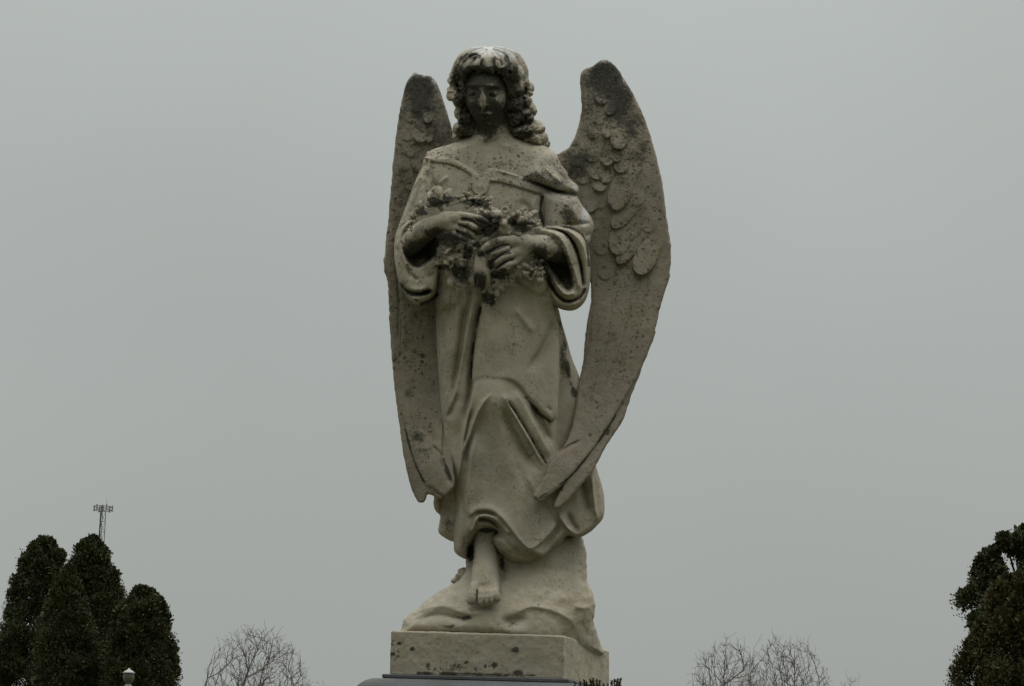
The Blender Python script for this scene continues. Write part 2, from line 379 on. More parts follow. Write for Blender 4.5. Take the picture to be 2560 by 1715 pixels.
def stone_mat(name, tint=(0.352, 0.316, 0.258), bump=1.0, grain=1.0):
    """weathered marble: patchy tone, black algae and painted recess shade by mask, round dark lichens"""
    m, t, b = new_mat(name); Lk = t.links.new
    co = nd(t, 'ShaderNodeTexCoord').outputs['Object']
    def noise(scale, det=4, rough=0.55, dist=0.0, off=0.0):
        n = nd(t, 'ShaderNodeTexNoise', i_Scale=scale, i_Detail=det, i_Roughness=rough, i_Distortion=dist)
        if off:
            mp = nd(t, 'ShaderNodeMapping'); mp.inputs['Location'].default_value = (off, off*1.7, off*0.6); Lk(co, mp.inputs[0]); Lk(mp.outputs[0], n.inputs[0])
        else: Lk(co, n.inputs[0])
        return n.outputs[0]
    n1 = noise(4.5, 5); n2 = noise(22, 5, 0.6, 0, 3.1); n3 = noise(95, 4, 0.6); n4 = noise(330, 2)
    clean = mixc(t, ramp_(t, n1, 0.32, 0.68).outputs[0], (tint[0]*0.86, tint[1]*0.87, tint[2]*0.90, 1), (tint[0]*1.10, tint[1]*1.08, tint[2]*1.02, 1))
    clean = mixc(t, ramp_(t, n2, 0.42, 0.72).outputs[0], clean, (tint[0]*0.80, tint[1]*0.77, tint[2]*0.66, 1))
    # fine dark peppering in patches
    pep = mathn(t, 'MULTIPLY', ramp_(t, n3, 0.55, 0.66).outputs[0], ramp_(t, noise(9, 3, 0.5, 0, 8.2), 0.44, 0.62).outputs[0])
    clean = mixc(t, mathn(t, 'MULTIPLY', pep, 0.75*grain, clamp=True), clean, (0.10, 0.095, 0.075, 1))
    # rain-washed pale areas
    aw = nd(t, 'ShaderNodeAttribute', attribute_name='wash').outputs['Fac']
    fw = ramp_(t, mathn(t, 'ADD', aw, mathn(t, 'MULTIPLY', mathn(t, 'SUBTRACT', n2, 0.5), 0.9)), 0.42, 0.62).outputs[0]
    clean = mixc(t, fw, clean, (0.43, 0.43, 0.415, 1))
    ag = nd(t, 'ShaderNodeAttribute', attribute_name='grime_shade').outputs['Fac']  # algae stains and painted recess shade share this mask
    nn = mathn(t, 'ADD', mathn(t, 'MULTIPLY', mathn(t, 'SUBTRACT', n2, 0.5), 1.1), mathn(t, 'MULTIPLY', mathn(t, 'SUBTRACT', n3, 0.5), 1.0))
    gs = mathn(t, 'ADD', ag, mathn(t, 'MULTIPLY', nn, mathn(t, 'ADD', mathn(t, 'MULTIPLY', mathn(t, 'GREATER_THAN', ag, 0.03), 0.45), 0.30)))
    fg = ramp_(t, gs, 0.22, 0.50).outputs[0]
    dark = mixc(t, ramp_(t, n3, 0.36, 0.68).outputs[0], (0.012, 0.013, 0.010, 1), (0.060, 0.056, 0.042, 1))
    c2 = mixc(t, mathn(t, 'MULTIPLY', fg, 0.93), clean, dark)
    # lichens: distorted voronoi discs, only where the stone carries them
    as_ = nd(t, 'ShaderNodeAttribute', attribute_name='spots').outputs['Fac']
    def discs(scale, thr, off, lo):
        wv = nd(t, 'ShaderNodeVectorMath', operation='ADD'); nz = nd(t, 'ShaderNodeTexNoise', i_Scale=60.0, i_Detail=2.0); Lk(co, nz.inputs[0])
        s2 = nd(t, 'ShaderNodeVectorMath', operation='SCALE'); s2.inputs['Scale'].default_value = 0.022; Lk(nz.outputs['Color'], s2.inputs[0])
        mp = nd(t, 'ShaderNodeMapping'); mp.inputs['Location'].default_value = (off, off, off); Lk(co, mp.inputs[0])
        Lk(mp.outputs[0], wv.inputs[0]); Lk(s2.outputs[0], wv.inputs[1])
        v = nd(t, 'ShaderNodeTexVoronoi', i_Scale=scale, i_Randomness=1.0); Lk(wv.outputs[0], v.inputs['Vector'])
        sp = nd(t, 'ShaderNodeSeparateColor'); Lk(v.outputs['Color'], sp.inputs[0])
        on = mathn(t, 'GREATER_THAN', mathn(t, 'ADD', as_, lo), sp.outputs[0])
        size = mathn(t, 'MULTIPLY', mathn(t, 'ADD', mathn(t, 'MULTIPLY', sp.outputs[1], 0.6), 0.45), thr)
        d = mathn(t, 'SUBTRACT', size, v.outputs['Distance'])
        return mathn(t, 'MULTIPLY', on, mathn(t, 'MULTIPLY', mathn(t, 'MULTIPLY', d, 9.0, clamp=True), mathn(t, 'ADD', mathn(t, 'MULTIPLY', sp.outputs[2], 0.45), 0.55)))
    d1 = discs(48, 0.42, 0, -0.04); d2 = discs(95, 0.42, 5.5, 0.0)
    fs = mathn(t, 'MAXIMUM', d1, d2, clamp=True)
    c3 = mixc(t, mathn(t, 'MULTIPLY', fs, 0.88), c2, mixc(t, n3, (0.028, 0.028, 0.024, 1), (0.075, 0.070, 0.060, 1)))
    Lk(c3, b.inputs['Base Color']); b.inputs['Roughness'].default_value = 0.88; b.inputs['Specular IOR Level'].default_value = 0.25
    hgt = mathn(t, 'ADD', mathn(t, 'MULTIPLY', n3, 0.6), mathn(t, 'ADD', mathn(t, 'MULTIPLY', n4, 0.35), mathn(t, 'MULTIPLY', fs, 0.35)))
    bp = nd(t, 'ShaderNodeBump', i_Strength=0.38*bump, i_Distance=0.006); Lk(hgt, bp.inputs['Height']); Lk(bp.outputs[0], b.inputs['Normal'])
    return m
M_STONE = stone_mat('weathered_marble')
M_WING = stone_mat('weathered_marble_wing', (0.228, 0.200, 0.158), 1.7, 1.5)
M_ROCK = stone_mat('marble_rock', (0.365, 0.330, 0.270), 1.0, 0.9)
def simple(name, col, rough=0.8, var=0.3, scale=8, metal=0.0, bump=0.0, col2=None):
    m, t, b = new_mat(name); co = nd(t, 'ShaderNodeTexCoord').outputs['Object']
    n = nd(t, 'ShaderNodeTexNoise', i_Scale=float(scale), i_Detail=4.0); t.links.new(co, n.inputs[0])
    c2 = col2 or tuple(c*(1+var) for c in col); c1 = tuple(c*(1-var) for c in col) if not col2 else col
    t.links.new(mixc(t, ramp_(t, n.outputs[0], 0.3, 0.7).outputs[0], (*c1, 1), (*c2, 1)), b.inputs['Base Color'])
    b.inputs['Roughness'].default_value = rough; b.inputs['Metallic'].default_value = metal; b.inputs['Specular IOR Level'].default_value = 0.3
    if bump:
        bp = nd(t, 'ShaderNodeBump', i_Strength=bump, i_Distance=0.01); t.links.new(n.outputs[0], bp.inputs['Height']); t.links.new(bp.outputs[0], b.inputs['Normal'])
    return m
# ------------------------------------------------------------------ the angel
BASE = at(1200, 1573, D0); BASE = Vector((BASE.x, BASE.y, BASE.z))
angel = empty('angel_statue', BASE, 'weathered marble angel with tall wings, barefoot on a rock, holding a bouquet of lilies', 'statue')
def part(name, blocks, mat, rough=0.5, it=1, parent=None, ridge=0.0):
    return obj(name, stone_mesh(name, blocks, tuple(BASE), rough, it, ridge), mat, parent or angel)

# --- stains (algae), lichens, rain-washed faces, and shade painted dark in hollows and gaps
GRIME_SHADE += [('l', cv(E_, (920, 460), (1040, 480), (1180, 560)), 3.2, 1.0), ('l', cv(E_, (880, 540), (980, 570), (1080, 630)), 3, 1.0), ('l', cv(E_, (850, 620), (940, 660), (1040, 710)), 3, 0.95), (*E_(1210, 560), 14, 14, 0.9), (*E_(1100, 790), 12, 8, 0.8),  # shade between and below the left fingers, painted dark
          ('l', cv(G_, (440, 640), (320, 680), (180, 740)), 4.2, 1.0), ('l', cv(G_, (470, 745), (370, 770), (250, 850)), 3.4, 1.0), ('l', cv(G_, (500, 830), (420, 850), (300, 930)), 3.2, 1.0), (*G_(100, 760), 10, 10, 0.9), (*G_(230, 890), 12, 16, 0.8), (*G_(380, 960), 12, 8, 0.8),  # right hand: finger gaps darkened as painted shade
          (*E_(560, 640), 40, 16, 0.75), (*E_(980, 900), 16, 26, 0.7), (*E_(660, 1080), 20, 8, 0.8), (*E_(850, 1120), 16, 24, 0.85), (*E_(880, 880), 10, 10, 0.5), (*E_(640, 250), 12, 8, 0.85), (*E_(545, 225), 12, 12, 1.0), (*E_(690, 180), 6, 9, 0.9), (*E_(720, 230), 9, 9, 0.7), (*E_(1060, 240), 34, 10, 0.8), (*E_(1240, 270), 12, 18, 0.6), (*E_(400, 380), 16, 6, 0.8), (*E_(1260, 600), 22, 20, 0.85),  # left forearm staining; the rest paints shade in the bouquet gaps
          (*G_(480, 360), 12, 12, 0.9), (*G_(620, 400), 16, 8, 0.85), (*G_(300, 400), 12, 10, 0.7), (*G_(100, 480), 24, 12, 0.8), (*G_(720, 380), 16, 6, 0.7), (*G_(350, 1030), 14, 16, 0.8), (*G_(60, 1060), 8, 16, 0.85), (*G_(180, 1300), 14, 22, 0.75), (*G_(700, 1000), 16, 8, 0.5), (*G_(840, 880), 26, 12, 0.7),  # mostly shade in the gaps of the right-hand flowers, painted dark
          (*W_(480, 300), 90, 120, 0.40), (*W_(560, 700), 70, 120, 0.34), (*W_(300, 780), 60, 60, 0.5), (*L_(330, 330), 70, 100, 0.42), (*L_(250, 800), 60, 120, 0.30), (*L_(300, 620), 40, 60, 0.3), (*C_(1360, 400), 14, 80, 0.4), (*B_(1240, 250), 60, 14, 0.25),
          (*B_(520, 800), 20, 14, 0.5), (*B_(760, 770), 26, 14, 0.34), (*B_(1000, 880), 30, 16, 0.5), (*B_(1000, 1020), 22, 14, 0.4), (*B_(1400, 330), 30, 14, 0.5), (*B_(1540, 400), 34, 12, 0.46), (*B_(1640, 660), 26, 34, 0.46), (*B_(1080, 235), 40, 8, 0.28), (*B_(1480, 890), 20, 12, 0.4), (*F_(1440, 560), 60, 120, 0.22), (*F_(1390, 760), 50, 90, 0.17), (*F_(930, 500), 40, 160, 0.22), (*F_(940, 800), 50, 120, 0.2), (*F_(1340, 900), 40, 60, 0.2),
          (*A_(1210, 620), 74, 50, 0.80), (*A_(1230, 900), 66, 54, 0.80), (*A_(1210, 490), 62, 18, 1.0), (*A_(1040, 640), 16, 12, 0.95), (*A_(1330, 640), 18, 10, 0.95), (*A_(1240, 1060), 44, 30, 0.75), (*A_(1250, 1130), 30, 24, 0.5),  # face grime; brow below fringe, chin and neck carry painted shade too
          (*A_(1200, 430), 76, 15, 0.9), (*A_(1000, 420), 26, 22, 0.8), (*A_(1450, 440), 26, 24, 0.85), ('l', cv(A_, (1330, 290), (1325, 340), (1340, 400)), 4, 0.85), ('l', cv(A_, (1190, 310), (1175, 350), (1190, 400)), 4, 0.85), ('l', cv(A_, (1020, 260), (985, 330), (960, 400)), 5, 0.9), ('l', cv(A_, (1450, 270), (1480, 330), (1500, 420)), 5, 0.95), ('l', cv(A_, (1050, 270), (1100, 255), (1160, 275)), 5, 0.85), ('l', cv(A_, (1330, 290), (1380, 310), (1400, 330)), 3, 0.6), (*A_(1560, 420), 10, 12, 0.7), (*A_(900, 420), 9, 12, 0.7), (*A_(1160, 400), 10, 6, 0.8), ('l', cv(A_, (1090, 390), (1180, 400), (1300, 430), (1420, 470)), 5, 0.8), ('l', cv(A_, (1000, 420), (960, 520), (970, 640)), 5, 0.8), (*A_(1460, 300), 6, 12, 0.8), (*A_(1080, 270), 18, 9, 0.8), (*A_(960, 300), 10, 14, 0.5),  # shade under the fringe and between locks, painted dark
          (*A_(940, 540), 24, 26, 0.9), (*A_(960, 740), 20, 30, 0.92), (*A_(1010, 950), 20, 34, 0.95), (*A_(990, 1110), 22, 18, 0.8), (*A_(890, 640), 8, 5, 0.6), (*A_(880, 470), 12, 14, 0.5),  # grime and painted shade on the inner left curls
          (*A_(1520, 560), 22, 44, 0.95), (*A_(1570, 790), 28, 40, 0.97), (*A_(1610, 980), 34, 22, 0.93), (*A_(1660, 1140), 36, 14, 0.85), (*A_(1740, 900), 10, 14, 0.5), (*A_(1690, 640), 12, 14, 0.5),  # inner right curls: grime together with painted shade
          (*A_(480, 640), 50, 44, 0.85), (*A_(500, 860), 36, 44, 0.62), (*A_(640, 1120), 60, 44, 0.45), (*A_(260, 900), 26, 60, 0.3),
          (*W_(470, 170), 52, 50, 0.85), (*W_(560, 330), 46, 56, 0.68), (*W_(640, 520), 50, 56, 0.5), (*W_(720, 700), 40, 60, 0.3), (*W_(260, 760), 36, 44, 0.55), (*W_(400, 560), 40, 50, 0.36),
          (*B_(600, 880), 46, 22, 0.9), (*B_(400, 960), 50, 30, 1.0), (*B_(760, 870), 20, 16, 0.7), (*B_(1560, 1130), 40, 44, 0.8), (*B_(1400, 1000), 30, 24, 0.7),  # shade in the sleeve hollows painted dark, with staining under the left forearm
          (*B_(1500, 880), 22, 14, 0.35), (*B_(960, 740), 34, 26, 0.85), (*B_(620, 540), 16, 10, 0.7), (*B_(880, 560), 30, 12, 0.6), (*B_(640, 1090), 14, 12, 0.45), (*B_(1180, 690), 14, 10, 0.5), (*B_(1300, 720), 22, 16, 0.4), (*B_(400, 640), 12, 9, 0.6), (*B_(1290, 1140), 12, 10, 0.5), (*B_(880, 570), 24, 12, 0.8), (*B_(500, 560), 14, 12, 0.9), (*B_(1170, 740), 14, 12, 0.8),  # mostly bouquet gaps, their shade put into the colour
          (*B_(1250, 790), 26, 10, 0.85), (*B_(740, 1180), 24, 30, 0.65), (*B_(900, 1250), 16, 26, 0.8), (*B_(985, 1400), 10, 18, 0.8), (*B_(1050, 1180), 30, 16, 0.7),  # dark gaps round the hanging flowers, painted in as shade
          ('l', cv(B_, (1260, 370), (1400, 420), (1560, 475), (1700, 510)), 5, 0.8), ('l', cv(B_, (1415, 520), (1400, 640), (1430, 770)), 5, 0.75),  # dark lines in following rows trace hems, fold grooves and feather splits
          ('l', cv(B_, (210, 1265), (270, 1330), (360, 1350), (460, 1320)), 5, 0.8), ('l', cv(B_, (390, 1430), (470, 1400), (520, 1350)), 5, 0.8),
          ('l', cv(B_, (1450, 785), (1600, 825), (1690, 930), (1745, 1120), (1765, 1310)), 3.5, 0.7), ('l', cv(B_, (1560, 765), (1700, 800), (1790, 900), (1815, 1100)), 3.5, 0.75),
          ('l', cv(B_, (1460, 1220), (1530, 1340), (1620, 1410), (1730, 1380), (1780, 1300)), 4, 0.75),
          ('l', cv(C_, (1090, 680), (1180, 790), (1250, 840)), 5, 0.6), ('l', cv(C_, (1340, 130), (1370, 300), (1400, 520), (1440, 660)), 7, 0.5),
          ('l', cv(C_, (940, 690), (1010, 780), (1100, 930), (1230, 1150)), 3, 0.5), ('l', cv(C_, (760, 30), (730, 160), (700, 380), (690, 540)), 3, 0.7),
          ('l', cv(C_, (1150, 1080), (1100, 1120)), 6, 0.4), ('l', cv(C_, (492, 1130), (515, 1200), (540, 1270)), 5, 0.7),  # second line: shadow between left wing and drape, painted dark
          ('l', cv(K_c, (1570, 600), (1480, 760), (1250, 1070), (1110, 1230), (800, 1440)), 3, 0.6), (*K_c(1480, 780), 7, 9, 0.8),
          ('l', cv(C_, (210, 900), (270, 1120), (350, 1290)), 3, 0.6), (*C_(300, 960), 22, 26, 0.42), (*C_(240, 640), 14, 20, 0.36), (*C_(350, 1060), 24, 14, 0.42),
          (*D_(920, 1050), 26, 7, 0.55), (*D_(820, 1115), 20, 6, 0.5), (*D_(1290, 1090), 20, 12, 0.4), (*D_(965, 560), 10, 24, 0.9), (*D_(1090, 385), 20, 6, 0.9), (*D_(1205, 630), 6, 22, 0.7),  # last three darken the recess round the ankle, as painted shade
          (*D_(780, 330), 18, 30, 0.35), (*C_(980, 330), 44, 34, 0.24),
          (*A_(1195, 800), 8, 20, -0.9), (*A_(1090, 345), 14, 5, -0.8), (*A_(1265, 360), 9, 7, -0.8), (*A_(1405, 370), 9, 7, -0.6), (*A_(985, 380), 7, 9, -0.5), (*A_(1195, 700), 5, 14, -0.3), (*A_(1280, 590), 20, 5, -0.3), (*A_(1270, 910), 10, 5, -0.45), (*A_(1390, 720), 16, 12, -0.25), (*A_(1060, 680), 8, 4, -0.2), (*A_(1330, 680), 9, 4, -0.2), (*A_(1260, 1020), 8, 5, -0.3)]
LICH += [(*B_(640, 180), 70, 28, 1.15), (*B_(900, 260), 60, 30, 0.85), (*B_(1250, 200), 60, 34, 0.9), (*B_(1330, 420), 40, 16, 0.8), (*W_(520, 420), 100, 160, 0.85), (*W_(700, 900), 70, 170, 0.8), (*L_(150, 1100), 30, 160, 0.7), (*B_(1400, 280), 74, 50, 0.92), (*B_(1100, 260), 60, 18, 0.8), (*B_(1620, 650), 40, 60, 0.95), (*B_(1480, 880), 26, 22, 0.75),
         (*B_(860, 430), 30, 20, 0.6), (*B_(720, 440), 24, 20, 0.45), (*B_(1120, 560), 52, 30, 0.5), (*W_(700, 700), 40, 120, 0.32), (*W_(250, 780), 60, 70, 0.6),
         (*A_(1850, 1120), 24, 44, 0.7), (*A_(1450, 330), 24, 20, 0.4), (*L_(300, 500), 50, 90, 0.45), (*L_(120, 900), 30, 160, 0.3), (*C_(280, 950), 30, 90, 0.45),
         (*C_(130, 560), 16, 110, 0.45), (*W_(840, 880), 12, 20, 0.75), (*W_(900, 1200), 14, 120, 0.4), (*F_(1430, 700), 90, 300, 0.5), (*F_(940, 700), 70, 320, 0.5),
         (*B_(1250, 900), 12, 12, 0.9)]
WASH += [(*A_(1250, 190), 84, 30, 0.72), (*A_(1500, 240), 34, 34, 0.62), (*A_(1640, 480), 16, 20, 0.7), (*A_(1720, 640), 12, 16, 0.55), (*A_(1100, 340), 18, 8, 0.6), (*A_(1270, 370), 12, 9, 0.6), (*A_(1420, 380), 12, 10, 0.5),
         (*A_(500, 480), 40, 10, 0.9), (*A_(640, 560), 14, 18, 0.75), (*A_(790, 900), 12, 50, 0.5), (*W_(370, 100), 20, 5, 0.8), (*W_(480, 60), 20, 7, 0.85), (*W_(600, 170), 5, 26, 0.7),
         (*B_(1780, 690), 14, 30, 0.9), (*B_(1810, 850), 10, 18, 0.6), (*B_(1700, 440), 12, 16, 0.6), (*A_(830, 660), 8, 16, 0.5), (*A_(1790, 1010), 16, 10, 0.5), (*W_(230, 660), 14, 10, 0.5)]

# ============================ robe
def build_robe():
    f = Field(975, 1520, 350, 1535, -150, 180, 2.1)
    # back of the cloak between the body and the right wing
    f.layer(cv(C_, (1280, -60), (1320, 20), (1345, 120), (1385, 260), (1425, 400), (1478, 530), (1500, 640), (1470, 820), (1400, 1000), (1300, 1160), (1200, 1100), (1200, 400), (1240, 0)),
            [(1385, 780, 5), (1440, 940, -5), (1400, 1100, 15), (1360, 1000, 10)], 26, 60, 22)
    # rear of the skirt, right
    f.layer(cv(D_, (1480, -60), (1640, -220), (1780, -260), (1880, -200), (1945, -20), (1975, 90), (1982, 180), (1978, 275), (1930, 345), (1850, 412), (1775, 440), (1700, 425), (1600, 500), (1480, 590), (1300, 400), (1350, 0)),
            [(*D_(1500, 0), 78), (*D_(1900, 0), 30), (*D_(1900, 300), 35), (*D_(1600, 420), 78), (*D_(1750, 200), 45)], 26, 70, 15,
            [stroke(cv(D_, (1885, -80), (1900, 100), (1915, 230), (1930, 340)), 9, 7, 5), stroke(cv(D_, (1790, -60), (1830, 120), (1870, 300)), -12, 9),
             stroke(cv(D_, (1625, 230), (1650, 290), (1700, 360), (1770, 430)), 12, 5, 10), stroke(cv(D_, (1700, 230), (1730, 320), (1790, 410)), -10, 7),
             stroke(cv(D_, (1640, 300), (1600, 420), (1500, 560)), -9, 8)])
    # cloth hanging behind, lower left
    f.layer(cv(D_, (730, -60), (690, 100), (682, 190), (700, 240), (733, 275), (722, 340), (720, 400), (770, 442), (845, 470), (950, 440), (960, 0), (860, -80)),
            [(*D_(740, 200), 12), (*D_(800, 400), 12), (*D_(900, 200), 22)], 30, 50, 18,
            [stroke(cv(D_, (745, 80), (740, 180), (733, 280)), -10, 5), stroke(cv(D_, (760, 270), (790, 360), (830, 400)), 7, 8), blob(*D_(790, 200), 9, 26, -9)])
    # skirt
    sk = [(1095, 660, 50), (1190, 660, 85), (1330, 680, 85), (1095, 760, 55), (1190, 760, 92), (1290, 760, 92), (1390, 760, 50),
          (1105, 980, 52), (1170, 960, 88), (1236, 985, 128), (1320, 980, 92), (1390, 900, 60), (1130, 1200, 58), (1180, 1180, 84), (1250, 1160, 112), (1350, 1180, 84),
          (1140, 1380, 58), (1200, 1330, 92), (1240, 1290, 108), (1310, 1400, 100), (1400, 1360, 76)]
    sm = [
        stroke(cv(C_, (660, -160), (655, 0), (630, 180), (600, 400), (565, 620), (542, 760)), -15, 8, 10),
        stroke(cv(C_, (700, -100), (690, 40), (660, 210), (625, 400), (590, 590), (543, 780)), 12, 4, 6),
        stroke(cv(C_, (790, -140), (765, 0), (735, 150), (707, 340), (693, 500), (683, 640), (655, 800), (632, 960)), -26, 9, 5),
        stroke(cv(C_, (560, -100), (530, 60), (490, 200), (470, 330)), -6, 10, 5), stroke(cv(C_, (600, -120), (590, 100), (560, 300), (530, 500)), 5, 14),
        blob(*C_(585, 950), 24, 60, -16), stroke(cv(C_, (590, 640), (560, 740), (530, 800), (500, 840)), -7, 4, 12),
        stroke(cv(C_, (745, 560), (705, 640), (683, 740), (655, 880), (632, 1010), (615, 1150), (598, 1250), (562, 1330)), 13, 4, 6),
        stroke(cv(C_, (700, 760), (672, 850), (645, 980), (630, 1060)), -10, 4),
        stroke(cv(C_, (860, 640), (790, 700), (735, 800), (695, 920), (655, 1020), (625, 1120)), 13, 5, 5),
        stroke(cv(C_, (720, 850), (690, 950), (660, 1050), (645, 1200)), -9, 6),
        stroke(cv(C_, (735, 900), (705, 1050), (685, 1200), (668, 1400), (660, 1560)), 10, 5, 14), blob(*C_(620, 1400), 16, 60, -16),
        stroke(cv(C_, (905, 640), (985, 775), (1062, 905), (1150, 1055), (1215, 1180)), 8, 3.5, 10, 0.15),
        stroke(cv(C_, (930, 670), (1010, 780), (1100, 930), (1170, 1050), (1235, 1160)), -10, 5, 5, 0.15),
        stroke(cv(C_, (1000, 610), (1075, 740), (1150, 880), (1220, 1010), (1275, 1120)), 6, 16, 7, 0.15),
        stroke(cv(C_, (890, 700), (950, 830), (1010, 960), (1100, 1120), (1200, 1230)), -12, 12, 9), blob(*C_(1130, 1090), 26, 26, -7),
        stroke(cv(C_, (1110, 700), (1190, 840), (1250, 960), (1290, 1040)), -13, 10, 8), blob(*C_(870, 720), 50, 40, 8),
        # upper folds and the long slack folds of the skirt
        stroke(cv(C_, (820, 80), (800, 250), (770, 420)), 4, 10, 14),
        stroke(cv(C_, (760, 1000), (740, 1200), (725, 1450)), 4, 9, 16), stroke(cv(C_, (960, 900), (1010, 1100), (1090, 1330), (1180, 1500)), -4, 10, 18), stroke(cv(C_, (1080, 1200), (1150, 1350), (1260, 1500)), 4, 12, 14),
        stroke(cv(C_, (520, 880), (510, 1000), (530, 1150)), 4, 7), stroke(cv(D_, (880, 100), (878, 300), (885, 520)), 5, 6, 9), stroke(cv(D_, (920, 150), (915, 350), (925, 560)), -5, 5), stroke(cv(D_, (1450, 80), (1530, 200), (1600, 280)), -4, 9),
        stroke(cv(D_, (1130, 440), (1190, 520), (1300, 590), (1400, 600)), 4, 6), stroke(cv(D_, (1180, 400), (1260, 500), (1360, 560)), -4, 6),
        stroke(cv(B_, (1090, 1290), (1190, 1400), (1290, 1500), (1360, 1600)), -6, 9, 14), stroke(cv(B_, (1140, 1240), (1240, 1360), (1380, 1450)), 7, 7),
        # rolled hem
        stroke(cv(D_, (935, 285), (985, 250), (1060, 228), (1130, 240), (1200, 285), (1270, 370), (1340, 460), (1410, 522), (1480, 500), (1560, 410), (1640, 310)), 8.5, 4, 13, 0.06),
        stroke(cv(M_, (800, 310), (870, 300), (950, 315), (1030, 360), (1090, 440)), -20, 4, 4, 0.1),
        stroke(cv(M_, (700, 500), (760, 400), (800, 300), (880, 262), (960, 268), (1040, 310), (1130, 400), (1240, 520)), 9, 5, 5, 0.1),
        stroke(cv(M_, (720, 250), (800, 215), (900, 205), (1010, 230), (1090, 270)), -9, 5, 5),
        blob(*D_(1330, 570), 34, 14, -14), stroke(cv(M_, (820, 395), (900, 385), (1000, 395), (1060, 420), (1085, 470)), 8, 5, 5, 0.05),
        stroke(cv(D_, (1640, 320), (1590, 430), (1490, 520), (1400, 570)), -10, 6), ]
    f.layer(cv(C_, (450, -200), (440, -60), (437, 60), (438, 250), (450, 450), (468, 740), (485, 880), (492, 1050), (505, 1180), (545, 1300)) +
            cv(D_, (838, 130), (834, 300), (835, 465), (842, 545), (890, 588), (938, 600), (946, 530), (985, 455), (1025, 395), (1080, 366), (1140, 372), (1172, 395), (1150, 420), (1128, 440),
               (1140, 490), (1190, 560), (1250, 608), (1330, 634), (1400, 634), (1480, 603), (1580, 535), (1680, 450), (1660, 330), (1650, 150), (1620, 0)) +
            cv(C_, (1400, 1180), (1330, 1080), (1310, 830), (1326, 600), (1332, 430), (1328, 200), (1308, 30), (1270, -200), (900, -260)),
            sk, 56, 110, 34, sm, power=0.6)
    # tunic panel over the hip
    t_ = tps(sk)
    f.layer(cv(C_, (800, -160), (768, 0), (742, 150), (712, 340), (697, 540), (730, 562), (790, 548), (880, 558), (960, 565), (1025, 596), (1100, 690), (1185, 782), (1250, 838), (1282, 852), (1312, 812), (1322, 700),
               (1330, 430), (1325, 170), (1302, 20), (1260, -120)),
            lambda x, y: t_(x, y)+3+8*sst((x-1240)/60), 16, 40, 13,
            [stroke(cv(C_, (1300, 60), (1240, 260), (1160, 400), (1080, 500)), -9, 7, 22), stroke(cv(C_, (990, 10), (1070, 110), (1160, 230)), 6, 9, 14),
             stroke(cv(C_, (1240, 740), (1275, 785)), -3, 3), blob(*C_(900, 250), 50, 60, 9)], power=0.6)
    # chest and waist
    to = [(1070, 400, 35), (1200, 430, 72), (1330, 420, 55), (1410, 460, 20), (1120, 500, 72), (1220, 520, 96), (1330, 520, 78), (1110, 640, 66), (1220, 650, 90), (1340, 660, 80), (1400, 560, 40), (1200, 720, 86)]
    tt = tps(to)
    f.layer(cv(B_, (430, 200), (520, 222), (610, 240), (720, 275), (800, 320), (860, 340), (905, 320), (985, 272), (1130, 305), (1260, 345), (1400, 400), (1500, 480), (1470, 700), (1480, 1000), (1520, 1300),
               (1500, 1500), (1000, 1540), (540, 1500), (510, 1200), (420, 900), (400, 500)), to, 50, 110, 40,
            [stroke(cv(B_, (800, 350), (700, 285), (600, 250), (480, 225)), 6, 4, 9), stroke(cv(N_, (150, 520), (300, 585), (500, 615), (640, 670), (800, 740), (900, 800)), -8, 3, 3),
             stroke(cv(B_, (485, 240), (515, 320), (522, 380), (505, 440)), -13, 5, 4), stroke(cv(B_, (545, 250), (548, 330), (540, 380)), -5, 3), stroke(cv(B_, (520, 420), (560, 380), (640, 330)), 5, 8),
             stroke(cv(B_, (1380, 500), (1340, 600), (1360, 700)), 7, 7, 12), stroke(cv(B_, (1200, 560), (1290, 600), (1330, 700)), -5, 9),
             stroke(cv(B_, (815, 1020), (825, 1200), (815, 1400), (800, 1540)), -18, 6, 5), stroke(cv(B_, (870, 1350), (905, 1450), (890, 1560)), -20, 7, 5),
             stroke(cv(B_, (620, 1000), (630, 1250), (610, 1500)), 8, 12), stroke(cv(B_, (700, 1250), (680, 1500)), 6, 9), stroke(cv(B_, (770, 1150), (760, 1500)), 7, 7)])
    # neck band with its pendant tongue
    dots = []
    for P, n in ((cv(B_, (990, 378), (1100, 398), (1230, 440), (1370, 478)), 26), (cv(B_, (812, 400), (818, 450), (850, 490), (900, 500), (945, 470), (965, 400)), 16)):
        q = catmull(P, 12); q = q[np.linspace(0, len(q)-1, n).astype(int)]
        dots += [blob(x, y, 1.9, 1.9, 3.0) for x, y in q]
    f.layer(cv(B_, (425, 178), (418, 196), (500, 232), (600, 243), (690, 268), (770, 312), (808, 345), (800, 400), (812, 455), (850, 503), (895, 512), (940, 490), (968, 440), (978, 392), (1080, 402), (1240, 448), (1385, 492), (1480, 500),
               (1560, 470), (1400, 405), (1260, 342), (1130, 300), (1000, 268), (940, 285), (900, 330), (800, 270), (650, 190)),
            lambda x, y: tt(x, y)+7, 10, 20, 8, dots+[stroke(cv(B_, (905, 300), (897, 340), (900, 370)), -10, 4, 3), stroke(cv(B_, (985, 285), (1100, 312), (1250, 358)), 3, 2.5), blob(*B_(885, 430), 9, 9, 3)])
